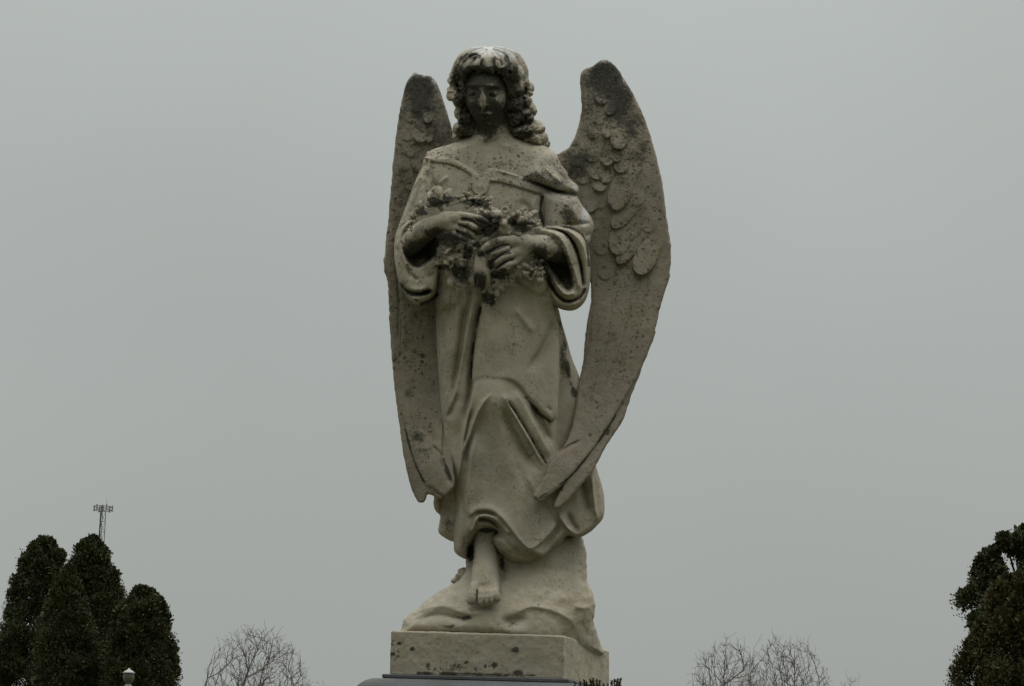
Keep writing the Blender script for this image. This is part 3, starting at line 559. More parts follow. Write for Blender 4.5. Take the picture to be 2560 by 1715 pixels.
    # mantle over the right shoulder
    f.layer(cv(B_, (1240, 345), (1290, 250), (1400, 140), (1480, 118), (1540, 160), (1585, 260), (1650, 360), (1712, 415), (1730, 470), (1702, 502), (1620, 492), (1500, 452), (1380, 402), (1260, 365)),
            [(*B_(1300, 320), 84), (*B_(1450, 200), 62), (*B_(1500, 380), 78), (*B_(1680, 450), 44)], 40, 60, 26,
            [stroke(cv(B_, (1245, 352), (1380, 392), (1500, 442), (1620, 482), (1705, 495)), 6, 3, 7), stroke(cv(B_, (1340, 240), (1400, 330), (1520, 400)), 5, 10), stroke(cv(B_, (1480, 200), (1560, 330), (1660, 400)), -6, 7),
             stroke(cv(B_, (1420, 250), (1500, 330), (1600, 420)), 6, 6)])
    # right upper arm
    f.layer(cv(B_, (1400, 470), (1560, 460), (1700, 500), (1765, 600), (1832, 690), (1856, 770), (1835, 850), (1795, 925), (1600, 900), (1440, 800), (1400, 640)),
            [(*B_(1450, 650), 72), (*B_(1600, 650), 82), (*B_(1780, 750), 48), (*B_(1500, 820), 84)], 50, 60, 34,
            [stroke(cv(B_, (1412, 500), (1398, 640), (1432, 780)), -20, 6, 5), stroke(cv(B_, (1730, 560), (1700, 650), (1720, 740)), 5, 8), stroke(cv(B_, (1850, 745), (1740, 745), (1560, 752)), -8, 4), stroke(cv(B_, (1780, 860), (1840, 830)), -5, 4)])
    # right sleeve
    rs = [
        pit(cv(B_, (1405, 960), (1480, 905), (1570, 930), (1625, 1040), (1680, 1200), (1690, 1290), (1625, 1330), (1545, 1230), (1450, 1090)), -70, 12),
        stroke(cv(B_, (1390, 798), (1500, 820), (1590, 900), (1640, 1020), (1690, 1150), (1738, 1320)), 8, 6, 7, 0.08),
        stroke(cv(B_, (1440, 785), (1600, 822), (1695, 940), (1745, 1110), (1768, 1310)), -17, 4.5, 4.5, 0.08),
        stroke(cv(B_, (1480, 775), (1660, 818), (1765, 940), (1806, 1150), (1792, 1340)), 8, 6, 6, 0.08),
        stroke(cv(B_, (1540, 762), (1700, 795), (1790, 890), (1815, 1050)), -14, 4, 3.5, 0.08),
        stroke(cv(B_, (1460, 1180), (1530, 1330), (1625, 1408), (1730, 1378), (1785, 1290)), -16, 4.5, 4.5, 0.08),
        stroke(cv(B_, (1445, 1120), (1540, 1270), (1620, 1350), (1710, 1330)), 10, 6, 6, 0.1), stroke(cv(B_, (1450, 1290), (1560, 1440), (1680, 1470)), 5, 7)]
    f.layer(cv(B_, (1370, 790), (1480, 764), (1620, 768), (1740, 820), (1808, 930), (1826, 1100), (1818, 1290), (1785, 1400), (1722, 1470), (1650, 1490), (1560, 1470), (1500, 1420), (1462, 1340), (1448, 1250), (1430, 1130), (1385, 1000)),
            [(*B_(1480, 850), 112), (*B_(1620, 900), 112), (*B_(1780, 1000), 78), (*B_(1780, 1250), 70), (*B_(1640, 1420), 95), (*B_(1480, 1300), 88), (*B_(1560, 1100), 108)], 60, 60, 30, rs)
    # cloth gathered under the right hand
    f.layer(cv(B_, (1060, 1120), (1180, 1100), (1330, 1130), (1450, 1190), (1470, 1290), (1440, 1350), (1380, 1368), (1290, 1340), (1180, 1260)),
            lambda x, y: tt(x, y)+13, 22, 20, 16, [stroke(cv(B_, (1200, 1150), (1270, 1260), (1380, 1330)), 8, 7), stroke(cv(B_, (1150, 1130), (1210, 1240), (1330, 1330)), -8, 5), stroke(cv(B_, (1380, 1180), (1390, 1260)), -6, 4)])
    # left arm: shoulder, upper sleeve and hanging sleeve
    ls = [pit(cv(B_, (215, 900), (240, 820), (330, 780), (520, 860), (525, 1000), (450, 1090), (350, 1140), (255, 1070)), -75, 14),
          stroke(cv(B_, (330, 715), (240, 775), (203, 880), (215, 980), (258, 1090), (320, 1210), (370, 1240)), 8, 5, 7, 0.1),
          stroke(cv(B_, (300, 715), (210, 780), (172, 900), (175, 1050)), -8, 3.5), stroke(cv(B_, (265, 1090), (300, 1180), (375, 1240)), -13, 5, 4),
          stroke(cv(B_, (525, 960), (520, 1120), (500, 1260), (470, 1380)), 8, 5, 5), stroke(cv(B_, (210, 1262), (280, 1325), (370, 1345), (465, 1315)), -24, 5, 5, 0.08),
          stroke(cv(B_, (200, 1240), (250, 1290), (340, 1312), (460, 1300)), 6, 4, 6), stroke(cv(B_, (410, 240), (330, 450), (270, 640)), 5, 6), stroke(cv(B_, (440, 260), (430, 420), (445, 560)), -7, 5, 8),
          stroke(cv(B_, (420, 340), (360, 500), (290, 690)), -6, 7), stroke(cv(B_, (400, 1090), (440, 1180), (500, 1200)), -6, 8), blob(*B_(300, 1000), 12, 60, -4)]
    f.layer(cv(B_, (440, 128), (415, 190), (385, 270), (322, 415), (268, 560), (222, 685), (190, 770), (163, 860), (154, 960), (162, 1080), (182, 1190), (205, 1262), (255, 1360), (322, 1434), (395, 1438), (470, 1395), (508, 1330),
               (528, 1180), (534, 950), (520, 800), (500, 640), (500, 440), (505, 300), (490, 180)),
            [(*B_(440, 200), 48), (*B_(400, 400), 74), (*B_(260, 650), 62), (*B_(220, 900), 66), (*B_(260, 1200), 84), (*B_(400, 1350), 98), (*B_(480, 1100), 100), (*B_(480, 700), 92)], 55, 60, 30, ls)
    return f
MS = 1.45
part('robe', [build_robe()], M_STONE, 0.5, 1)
MS = 1.25

# ============================ wings
def build_wing_r():
    f = Field(1200, 1700, 140, 1300, -160, 160, 2.3)
    dep = [(1500, 170, -95), (1610, 330, -95), (1400, 400, -52), (1460, 330, -70), (1450, 480, -56), (1640, 560, -72), (1480, 700, -66), (1580, 780, -40), (1500, 780, -40), (1470, 950, -5), (1540, 1000, 6), (1440, 1100, 52), (1400, 1150, 92), (1345, 1240, 128), (1330, 1190, 124), (1400, 1240, 108), (1460, 1200, 84)]
    def lobe(h, *p, w=18): return stroke(cv(W_, *p), h, 2.6, w, 0.12)
    ms = [feather(W_(500, 1420), W_(470, 1568), 20, 3.45), feather(W_(850, 1260), W_(700, 1532), 30, 17.4), feather(W_(760, 1200), W_(560, 1460), 22, 13), feather(W_(360, 1250), W_(330, 1420), 20, 2.76), feather(W_(480, 1230), W_(440, 1400), 22, 2.76), feather(W_(640, 1140), W_(548, 1398), 28, 14.5), feather(W_(820, 1080), W_(760, 1240), 20, 2.76), feather(W_(420, 1080), W_(380, 1230), 22, 2.76), feather(W_(720, 1010), W_(525, 1212), 22, 11.6), feather(W_(370, 930), W_(376, 1105), 24, 10.2), feather(W_(650, 790), W_(540, 1090), 30, 15.9), feather(W_(460, 960), W_(440, 1080), 18, 2.76), feather(W_(730, 900), W_(680, 1060), 22, 3.45), feather(W_(440, 850), W_(446, 962), 20, 11.6), feather(W_(340, 780), W_(320, 910), 20, 3.45), feather(W_(480, 820), W_(485, 905), 15, 10.2), feather(W_(700, 760), W_(640, 900), 20, 2.76), feather(W_(430, 800), W_(420, 880), 18, 8.7), feather(W_(640, 700), W_(560, 830), 20, 8.7), feather(W_(320, 660), W_(270, 790), 20, 2.76), feather(W_(500, 650), W_(492, 785), 19, 11.6), feather(W_(400, 640), W_(380, 760), 19, 3.45), feather(W_(570, 660), W_(545, 760), 16, 8.7), feather(W_(660, 600), W_(620, 740), 22, 2.76), feather(W_(360, 560), W_(330, 680), 17, 2.76), feather(W_(610, 500), W_(558, 670), 24, 13), feather(W_(300, 520), W_(255, 640), 16, 2.76), feather(W_(400, 500), W_(390, 600), 17, 2.76), feather(W_(500, 490), W_(490, 592), 15, 10.2), feather(W_(560, 430), W_(530, 520), 16, 3.45), feather(W_(440, 420), W_(430, 500), 15, 2.76), feather(W_(500, 330), W_(520, 436), 15, 10.2), feather(W_(450, 300), W_(460, 362), 13, 8.7), feather(W_(420, 250), W_(440, 345), 13, 8.7),
          stroke(cv(K_c, (1400, 980), (1250, 1140), (1110, 1280), (980, 1370), (820, 1450)), -7, 2.4, 2.4, 0.1), stroke(cv(K_c, (1250, 850), (1080, 935), (970, 1020)), -6, 2.5, 4),
          stroke(cv(K_c, (1160, 1260), (1000, 1370), (800, 1440)), 4, 3, 3), stroke(cv(F_, (1480, 660), (1400, 900), (1330, 1040)), -3, 9), stroke(cv(F_, (1440, 660), (1380, 830), (1340, 960)), 3, 8),
          stroke(cv(W_, (500, 120), (520, 500), (640, 900), (850, 1200)), 5, 34), blob(*W_(260, 780), 26, 26, 5)]
    for a0, b0, c0, d0 in (((1440, 700), (1425, 860), (1385, 1000), (1320, 1120)), ((1480, 690), (1470, 850), (1430, 1000), (1370, 1120)), ((1530, 680), (1520, 830), (1475, 980), (1420, 1080)), ((1580, 670), (1570, 800), (1530, 930), (1480, 1030)), ((1620, 660), (1610, 760), (1580, 870), (1545, 950))):
        ms.append(stroke([a0, b0, c0, d0], -3.2, 2.0, 5.5))
    f.layer(cv(W_, (40, 760), (135, 706), (215, 664), (262, 590), (298, 480), (313, 380), (308, 280), (303, 170), (330, 120), (395, 95), (430, 66), (480, 50), (530, 80), (572, 130), (622, 212), (672, 292), (722, 400), (765, 510),
               (805, 630), (842, 780), (868, 900), (890, 1070), (908, 1200), (926, 1310), (930, 1400), (918, 1520)) +
            cv(F_, (1531, 635), (1513, 690), (1496, 760), (1476, 820), (1452, 870)) +
            cv(K_c, (1560, 620), (1480, 745), (1400, 880), (1250, 1070), (1110, 1232), (1000, 1340), (900, 1425), (815, 1475), (790, 1452), (757, 1425), (765, 1375), (860, 1230), (900, 1110), (960, 1030), (1070, 900), (1130, 740), (1180, 480), (1195, 330), (1215, 250), (1245, 60), (1270, -200)) +
            cv(F_, (1350, 650), (1300, 560)),
            dep, 9, 22, 8, ms, rough=0.8, k=1)
    t_ = tps(dep)
    f.layer(cv(F_, (1495, 760), (1472, 830), (1442, 910), (1422, 965)) + cv(K_c, (1500, 880), (1430, 1000), (1390, 1076), (1310, 1210), (1200, 1340), (1110, 1450), (1020, 1530), (975, 1545), (955, 1520), (980, 1440), (1030, 1350), (1080, 1250), (1200, 1050), (1350, 850), (1450, 600)),
            lambda x, y: t_(x, y)-9, 9, 16, 8, (), rough=0.8, k=1)
    return f
def build_wing_l():
    f = Field(950, 1190, 165, 1270, -150, 120, 2.3)
    dep = [(1040, 190, -85), (990, 400, -62), (1100, 330, -62), (965, 640, -55), (1050, 600, -70), (975, 850, -35), (1070, 850, -40), (1000, 1050, -12), (1080, 1050, -10), (1050, 1240, 24), (1130, 1225, 84), (1100, 1150, 52)]
    def lobe(h, *p, w=14): return stroke(cv(L_, *p), h, 2.4, w, 0.12)
    ms = [feather(L_(160, 1100), L_(145, 1280), 15, 2.76), feather(L_(230, 1000), L_(200, 1150), 16, 2.76), feather(L_(200, 880), L_(180, 1020), 16, 2.76), feather(L_(270, 780), L_(240, 920), 18, 3.45), feather(L_(340, 640), L_(310, 790), 20, 8.7), feather(L_(230, 640), L_(200, 780), 18, 2.76), feather(L_(420, 600), L_(400, 720), 17, 2.76), feather(L_(280, 560), L_(250, 680), 20, 3.45), feather(L_(440, 480), L_(450, 600), 15, 3.45), feather(L_(345, 430), L_(322, 576), 20, 11.6), feather(L_(392, 440), L_(386, 572), 15, 11.6), feather(L_(240, 440), L_(225, 560), 18, 2.76), feather(L_(390, 330), L_(374, 436), 13, 11.6), feather(L_(270, 330), L_(260, 430), 18, 2.76), feather(L_(300, 240), L_(280, 350), 18, 2.76), feather(L_(400, 240), L_(400, 330), 14, 2.76),
          stroke(cv(L_, (190, 500), (150, 900), (110, 1300), (130, 1568)), 4, 12),
          stroke(cv(H_, (255, 0), (262, 300), (300, 700), (290, 1300)), -4, 2.2), stroke(cv(H_, (275, 0), (290, 400), (330, 900), (320, 1500)), -3, 2), stroke(cv(H_, (480, 870), (560, 920), (640, 1000)), -5, 2.4, 6), stroke(cv(H_, (460, 1340), (560, 1410), (650, 1490)), -5, 2.4, 6),
          stroke(cv(C_, (375, 1310), (420, 1350), (500, 1400)), -6, 2.4), stroke(cv(C_, (370, 860), (410, 930), (440, 1020)), -5, 2.5, 5),
          stroke(cv(C_, (400, 1020), (460, 1080), (490, 1130)), -7, 2.5, 4), stroke(cv(C_, (200, 500), (260, 900), (340, 1200)), 3, 8)]
    f.layer(cv(L_, (250, 88), (290, 60), (345, 75), (410, 98), (448, 148), (480, 235), (512, 330), (552, 470), (600, 600), (560, 1000), (460, 1300), (480, 1500)) +
            cv(C_, (520, 0), (530, 500), (545, 900), (560, 1150), (575, 1290), (560, 1345), (530, 1378), (490, 1392), (478, 1420), (435, 1410), (405, 1388), (372, 1384), (358, 1428), (325, 1445), (290, 1412), (252, 1330), (215, 1180), (185, 1000), (152, 750), (128, 560), (118, 440), (100, 200), (94, 40)) +
            cv(H_, (150, 430), (105, 300), (100, 130)) + cv(L_, (62, 1400), (75, 1240), (92, 1080), (108, 900), (125, 700), (146, 500), (168, 360), (192, 240), (216, 150)),
            dep, 9, 22, 8, ms, rough=0.8, k=1)
    t_ = tps(dep)
    f.layer(cv(C_, (230, 500), (160, 620), (178, 760), (205, 870), (235, 1000), (266, 1105), (302, 1205), (345, 1290), (395, 1345), (450, 1378), (505, 1390), (548, 1350), (560, 1325), (525, 1285), (495, 1200), (478, 1140), (490, 900), (490, 600), (400, 480)),
            lambda x, y: t_(x, y)+8*sst((y-970)/70), 9, 14, 5, ms, k=1)
    return f
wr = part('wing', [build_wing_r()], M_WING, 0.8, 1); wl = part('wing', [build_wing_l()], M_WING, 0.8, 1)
MS = 1.0

# ============================ figure: head, neck, breast, arms and hands, foot
def build_head(f):
    # breast and shoulders above the neckline
    f.layer(cv(A_, (520, 1480), (560, 1400), (600, 1335), (700, 1292), (830, 1256), (960, 1195), (1050, 1128), (1088, 1070), (1090, 960), (1480, 960), (1488, 1050), (1530, 1130), (1640, 1200), (1760, 1240), (1890, 1270), (1990, 1350),
               (2070, 1480), (2150, 1620)) + cv(B_, (1500, 500), (1100, 560), (700, 560), (440, 420)),
            [(1070, 385, 34), (1140, 360, 42), (1200, 345, 44), (1290, 350, 44), (1370, 375, 34), (1200, 440, 74), (1300, 430, 74), (1400, 450, 34), (1225, 300, 34)], 44, 80, 36,
            [stroke(cv(A_, (1130, 1230), (1000, 1290), (820, 1330)), 4, 7), stroke(cv(A_, (1330, 1240), (1500, 1280), (1700, 1290)), 4, 8), blob(*A_(1240, 1250), 10, 7, -7), stroke(cv(A_, (1450, 1020), (1400, 1130), (1310, 1230)), 5, 6),
             stroke(cv(A_, (1110, 1080), (1150, 1180), (1200, 1240)), 3, 5)])
    # neck, skull, jaw
    f.cap((1226, 330, 5), (1222, 270, 28), 39, 40, 8)
    f.ell((1214, 225, 34), (60, 72, 66), 4)
    f.ell((1212, 264, 44), (36, 48, 38), 10)
    # face as relief over an ovoid
    def face(x, y):
        u = (x-1212)/(60-16*sst((y-250)/62)); v = (y-232)/84
        return 40+70*np.sqrt(np.clip(1-u*u*0.86-v*v*0.5, 0.01, 1)) - 8*sst((y-285)/30) - 0.20*(y-236)
    e1, e2 = (*R_(545, 745),), (*R_(865, 750),)
    ms = [blob(*R_(700, 630), 30, 8, 4), blob(e1[0]+1, e1[1]-4, 16, 10, -10), blob(e2[0]-1, e2[1]-4, 17, 10, -10),
          blob(e1[0]-1, e1[1]-3, 11, 6.5, 12), blob(e2[0], e2[1]-3, 12, 6.5, 12),
          stroke([(e1[0]-13, e1[1]+1), (e1[0], e1[1]+6), (e1[0]+12, e1[1]+2)], -8, 2.4, 2.0, 0.1), stroke([(e2[0]-12, e2[1]+2), (e2[0], e2[1]+7), (e2[0]+14, e2[1]+1)], -8, 2.4, 2.0, 0.1),
          stroke([(e1[0]-13, e1[1]-9), (e1[0]-1, e1[1]-12), (e1[0]+10, e1[1]-7)], -4, 2, 2, 0.1), stroke([(e2[0]-10, e2[1]-7), (e2[0]+1, e2[1]-12), (e2[0]+15, e2[1]-9)], -4, 2, 2, 0.1),
          stroke([(e1[0]-15, e1[1]-15), (e1[0]-2, e1[1]-21), (e1[0]+12, e1[1]-15)], 4, 3.5, 6), stroke([(e2[0]-12, e2[1]-16), (e2[0]+3, e2[1]-21), (e2[0]+18, e2[1]-13)], 4, 3.5, 6),
          stroke(cv(R_, (690, 650), (702, 740), (716, 840), (724, 920)), 17, 5.4, 5.4, 0.3), blob(*R_(724, 912), 6.5, 6.5, 11), blob(*R_(682, 925), 4, 4, 5), blob(*R_(766, 922), 4, 4, 5),
          blob(*R_(698, 950), 3.2, 2.4, -8), blob(*R_(752, 950), 3.2, 2.4, -8), blob(*R_(725, 980), 14, 3.6, -6), stroke(cv(R_, (730, 985), (734, 1020)), -3, 2),
          stroke(cv(R_, (655, 1046), (698, 1024), (738, 1034), (782, 1024), (825, 1044)), 9, 3.6, 3.0, 0.25), stroke(cv(R_, (650, 1056), (738, 1059), (832, 1054)), -9, 1.8, 1.8, 0.12), stroke(cv(R_, (685, 1084), (740, 1092), (796, 1083)), 9, 4.0, 3.4, 0.3),
          blob(*R_(745, 1130), 14, 4.2, -8), blob(*R_(755, 1180), 14, 9, 9), blob(*R_(515, 890), 13, 15, 6), blob(*R_(935, 880), 15, 16, 6), blob(*R_(600, 1040), 10, 16, -5), blob(*R_(890, 1040), 10, 16, -5), blob(*R_(470, 640), 8, 16, -5), blob(*R_(1010, 640), 8, 16, -5)]
    f.layer(cv(R_, (425, 560), (420, 700), (430, 800), (465, 900), (520, 1010), (580, 1110), (660, 1200), (740, 1235), (820, 1225), (910, 1150), (985, 1050), (1030, 930), (1055, 800), (1055, 660), (1030, 500), (900, 400), (720, 370), (540, 400)),
            face, 60, 50, 42, ms, k=4)
    return f
def finger(f, P, r, k=1.5):
    f.chain(P, [r*1.05, r, r*0.95, r*0.72][:len(P)] if len(P) <= 4 else [r]*len(P), k, sub=3)
def build_arms(f):
    # left arm and hand (as seen)
    f.chain([E_(210, 800, 40), E_(420, 625, 104), E_(620, 500, 142), E_(700, 475, 150)], [30, 28, 21, 19], 5, sub=3)
    f.chain([E_(700, 450, 152), E_(900, 440, 160)], [19, 15], 5, flat=(1, 1, 1.35)); f.chain([E_(690, 520, 150), E_(850, 570, 156)], [18, 13], 6, flat=(1, 1, 1.35))
    f.cap(E_(760, 560, 150), E_(800, 640, 152), 13, 8, 6, flat=(1, 1, 1.3))
    finger(f, [E_(880, 400, 160), E_(1030, 425, 172), E_(1150, 455, 172), E_(1240, 500, 160)], 8.2)
    finger(f, [E_(880, 500, 162), E_(1000, 525, 175), E_(1080, 575, 174), E_(1120, 640, 162)], 7.8)
    finger(f, [E_(850, 560, 160), E_(960, 610, 173), E_(1040, 650, 170), E_(1080, 700, 160)], 7.4)
    finger(f, [E_(800, 640, 155), E_(880, 690, 168), E_(980, 730, 170), E_(1075, 780, 162)], 6.8)
    # right arm and hand
    f.chain([G_(1240, 760, 20), G_(1010, 700, 76), G_(800, 645, 122), G_(640, 625, 142)], [36, 33, 25, 20], 5, sub=3)
    f.chain([G_(640, 600, 144), G_(420, 600, 158)], [19, 13], 5, flat=(1, 1, 1.35)); f.chain([G_(620, 690, 142), G_(480, 760, 154)], [20, 12], 6, flat=(1, 1, 1.3)); f.cap(G_(600, 760, 140), G_(540, 850, 148), 14, 9, 6)
    finger(f, [G_(420, 580, 158), G_(290, 600, 172), G_(180, 660, 174), G_(95, 760, 164)], 8.2)
    finger(f, [G_(430, 690, 160), G_(340, 715, 174), G_(260, 765, 172), G_(215, 830, 158)], 7.8)
    finger(f, [G_(480, 770, 158), G_(400, 790, 172), G_(315, 850, 171), G_(275, 900, 158)], 7.6)
    finger(f, [G_(530, 860, 150), G_(450, 885, 165), G_(375, 930, 166), G_(315, 965, 156)], 7.2)
    return f
def build_foot(f):
    f.chain([M_(930, 300, 26), M_(905, 600, 36), M_(908, 850, 50), M_(905, 1040, 72), M_(900, 1160, 90)], [24, 27, 31, 34, 32], 4, sub=3)
    f.chain([M_(850, 1080, 82), M_(780, 1210, 108)], [22, 15], 6); f.chain([M_(960, 1080, 82), M_(1010, 1210, 106)], [24, 17], 6)
    f.cap(M_(960, 780, 40), M_(1040, 820, 40), 18, 10, 8); f.ell(M_(905, 1170, 92), (36, 20, 22), 6)
    f.chain([M_(765, 1190, 112), M_(738, 1290, 128), M_(722, 1360, 130)], [14, 12.5, 12.5], 3, sub=2)
    for x, y, x2, y2, r in ((848, 1170, 845, 1405, 10.5), (910, 1170, 918, 1398, 9.8), (970, 1180, 988, 1385, 9.6), (1025, 1195, 1052, 1355, 9.4)):
        f.chain([M_(x, y, 103), M_((x+x2)/2, (y+y2)/2-10, 128), M_(x2, y2-28, 131), M_(x2, y2, 124)], [r, r*0.97, r*1.06, r*0.85], 5.0, sub=2)
    for x, y0, x2, y1, r in ((800, 1235, 793, 1420, 2.6), (884, 1285, 884, 1420, 1.3), (950, 1290, 955, 1410, 1.2), (1014, 1290, 1023, 1390, 1.1)):
        f.cap(M_(x, y0, 130), M_(x2, y1, 140), r*0.7, r, 1.0, 'sub', flat=(1, 1, 0.25))
    return f
fig = Field(985, 1475, 140, 1530, -110, 215, 1.8)
build_head(fig); build_arms(fig); build_foot(fig)
# the body that carries them inside the robe
fig.chain([(1225, 420, 10), (1215, 700, 15), (1215, 900, 30), M_(930, 300, 26)], [62, 55, 45, 24], 8, sub=3)
fig.chain([(1110, 425, 5), (1040, 520, 15), E_(210, 800, 40)], [30, 22, 28], 6, sub=3); fig.chain([(1360, 440, 5), (1420, 540, 10), G_(1240, 760, 20)], [30, 24, 30], 6, sub=3)
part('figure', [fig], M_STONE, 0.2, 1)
del fig

# ============================ hair
def build_hair():
    f = Field(1095, 1385, 95, 400, -110, 150, 1.8)
    f.ell((1222, 198, 16), (82, 80, 82), 4); f.ell((1200, 186, 16), (66, 70, 72), 6); f.ell((1246, 188, 10), (66, 72, 72), 6); f.ell(A_(1550, 1080, -30), (42, 52, 34), 4); f.ell(A_(1030, 1120, -30), (26, 34, 30), 4); f.ell((1222, 260, -18), (74, 90, 62), 8)
    # hollow for the face
    f.cap((1212, 245, 70), (1212, 245, 200), 57, 62, 6, 'sub', flat=(1, 0.72, 1)); f.cap((1212, 300, 60), (1212, 320, 200), 46, 50, 6, 'sub')
    rr = random.Random(5)
    def curl(c, r, g=(1.8, 3, 0), rot=(0, 0, 0)): f.ell(c, r, 2.5, groove=g, rot=rot)
    # ringlets down the left of the face
    for p, r in (((945, 470, 40), (26, 20, 26)), ((890, 540, 30), (19, 21, 24)), ((880, 690, 26), (20, 22, 26)), ((930, 750, 44), (18, 20, 22)), ((955, 880, 26), (17, 22, 24)), ((1000, 960, 30), (20, 17, 24)),
                 ((950, 1080, 16), (19, 19, 24)), ((1010, 1090, 20), (20, 18, 22)), ((915, 1180, -6), (12, 14, 16)), ((990, 640, 60), (10, 26, 18))):
        curl(A_(*p), r, (2.0, 3+rr.randint(0, 2), rr.random()*6), (0, 0, rr.uniform(-30, 30)))
    # ringlets right
    for p, r in (((1560, 470, 50), (25, 24, 28)), ((1620, 560, 36), (20, 24, 26)), ((1550, 640, 52), (22, 26, 24)), ((1690, 650, 22), (17, 22, 24)), ((1640, 740, 30), (24, 16, 24)), ((1560, 800, 44), (22, 22, 24)), ((1720, 870, 10), (18, 20, 24)),
                 ((1640, 920, 24), (30, 18, 26)), ((1560, 960, 34), (18, 20, 22)), ((1700, 1010, 6), (26, 16, 24)), ((1780, 1080, -6), (24, 20, 26)), ((1660, 1100, 20), (30, 16, 26)), ((1800, 1190, -10), (28, 20, 26)), ((1720, 1170, 6), (34, 16, 26)), ((1860, 1250, -22), (18, 22, 20))):
        curl(A_(*p), r, (2.0, 3+rr.randint(0, 2), rr.random()*6), (0, 0, rr.uniform(-20, 40)))
    # waves across the crown and loose locks over the brow
    def lock(P, R, k=2.0):
        f.chain([A_(*p) for p in P], R, k, sub=4)
    for P, R in (([(1230, 200, 60), (1120, 250, 84), (1040, 320, 92), (985, 400, 84), (960, 470, 62)], [5, 9, 13, 13, 9]),
                 ([(1240, 220, 74), (1160, 270, 96), (1090, 340, 106), (1040, 400, 100), (1010, 430, 86)], [4, 8, 13, 11, 6]),
                 ([(1250, 240, 86), (1200, 300, 106), (1150, 360, 112), (1120, 395, 106)], [4, 8, 13, 8]),
                 ([(1260, 230, 88), (1270, 300, 110), (1250, 370, 114), (1270, 420, 108), (1300, 450, 102)], [4, 8, 11, 8, 4]),
                 ([(1290, 220, 84), (1340, 290, 104), (1340, 360, 110), (1370, 410, 104)], [4, 9, 13, 8]),
                 ([(1310, 220, 72), (1410, 280, 92), (1440, 370, 98), (1430, 440, 94), (1450, 480, 84)], [4, 8, 13, 11, 6]),
                 ([(1330, 200, 60), (1480, 260, 74), (1530, 370, 80), (1520, 470, 76), (1540, 540, 66)], [5, 9, 15, 15, 10]),
                 ([(1340, 190, 40), (1540, 260, 44), (1620, 400, 46), (1630, 500, 42), (1600, 580, 44)], [7, 12, 16, 16, 12]),
                 ([(1180, 190, 40), (1040, 240, 52), (960, 330, 60), (920, 430, 52), (900, 520, 40)], [7, 12, 15, 16, 12])): lock(P, R)
    for x, y, d, r in ((1075, 375, 108, 7), (1150, 385, 112, 6), (1235, 350, 116, 8), (1400, 395, 108, 7), (1490, 430, 92, 8), (1000, 420, 96, 8)): curl(A_(x, y, d), (r*1.3, r, r), (1.2, 2, rr.random()*6))
    for P, R in (([(1270, 380, 112), (1302, 435, 110), (1285, 480, 102)], [7, 6.5, 3.5]), ([(1425, 400, 96), (1458, 470, 92), (1438, 530, 84)], [10, 9, 5]), ([(1030, 385, 96), (985, 450, 88), (992, 530, 78)], [10, 9, 6]), ([(1130, 385, 112), (1155, 430, 108), (1132, 462, 102)], [7.5, 6, 3]), ([(1350, 390, 108), (1375, 440, 104), (1352, 472, 98)], [7, 5.5, 3]), ([(1215, 380, 114), (1200, 420, 110), (1222, 446, 106)], [6, 5, 2.5])): lock(P, R, 1.5)
    for P, R in (([(1110, 300, 118), (1080, 360, 122)], [3, 4]), ([(1215, 300, 124), (1195, 380, 126)], [3, 5]), ([(1300, 300, 122), (1305, 400, 126)], [3, 5]), ([(1385, 320, 112), (1400, 370, 114)], [3, 4]), ([(1470, 330, 96), (1485, 450, 98)], [3, 5]), ([(1010, 330, 102), (985, 440, 96)], [3, 4]),
                 ([(1440, 250, 92), (1460, 310, 98)], [3, 5]), ([(1060, 280, 104), (1120, 250, 104)], [4, 6])):
        f.chain([A_(p[0], p[1], p[2]-5) for p in P], [r_*1.25 for r_ in R], 2, 'sub')
    for _ in range(70):
        a = rr.uniform(0, 6.28); x = rr.choice([rr.uniform(870, 1000), rr.uniform(1530, 1800)]); y = rr.uniform(450, 1200)
        if x > 1500: x = min(x, 1600+(y-450)*0.35)
        p = A_(x, y, 44 if x < 1200 else 40); f.cap(p, (p[0]+9*math.cos(a), p[1]+9*math.sin(a), p[2]+14), 3.4, 2.6, 1.5, 'sub')
    return f
part('hair', [build_hair()], M_STONE, 0.45, 1, ridge=0.95)

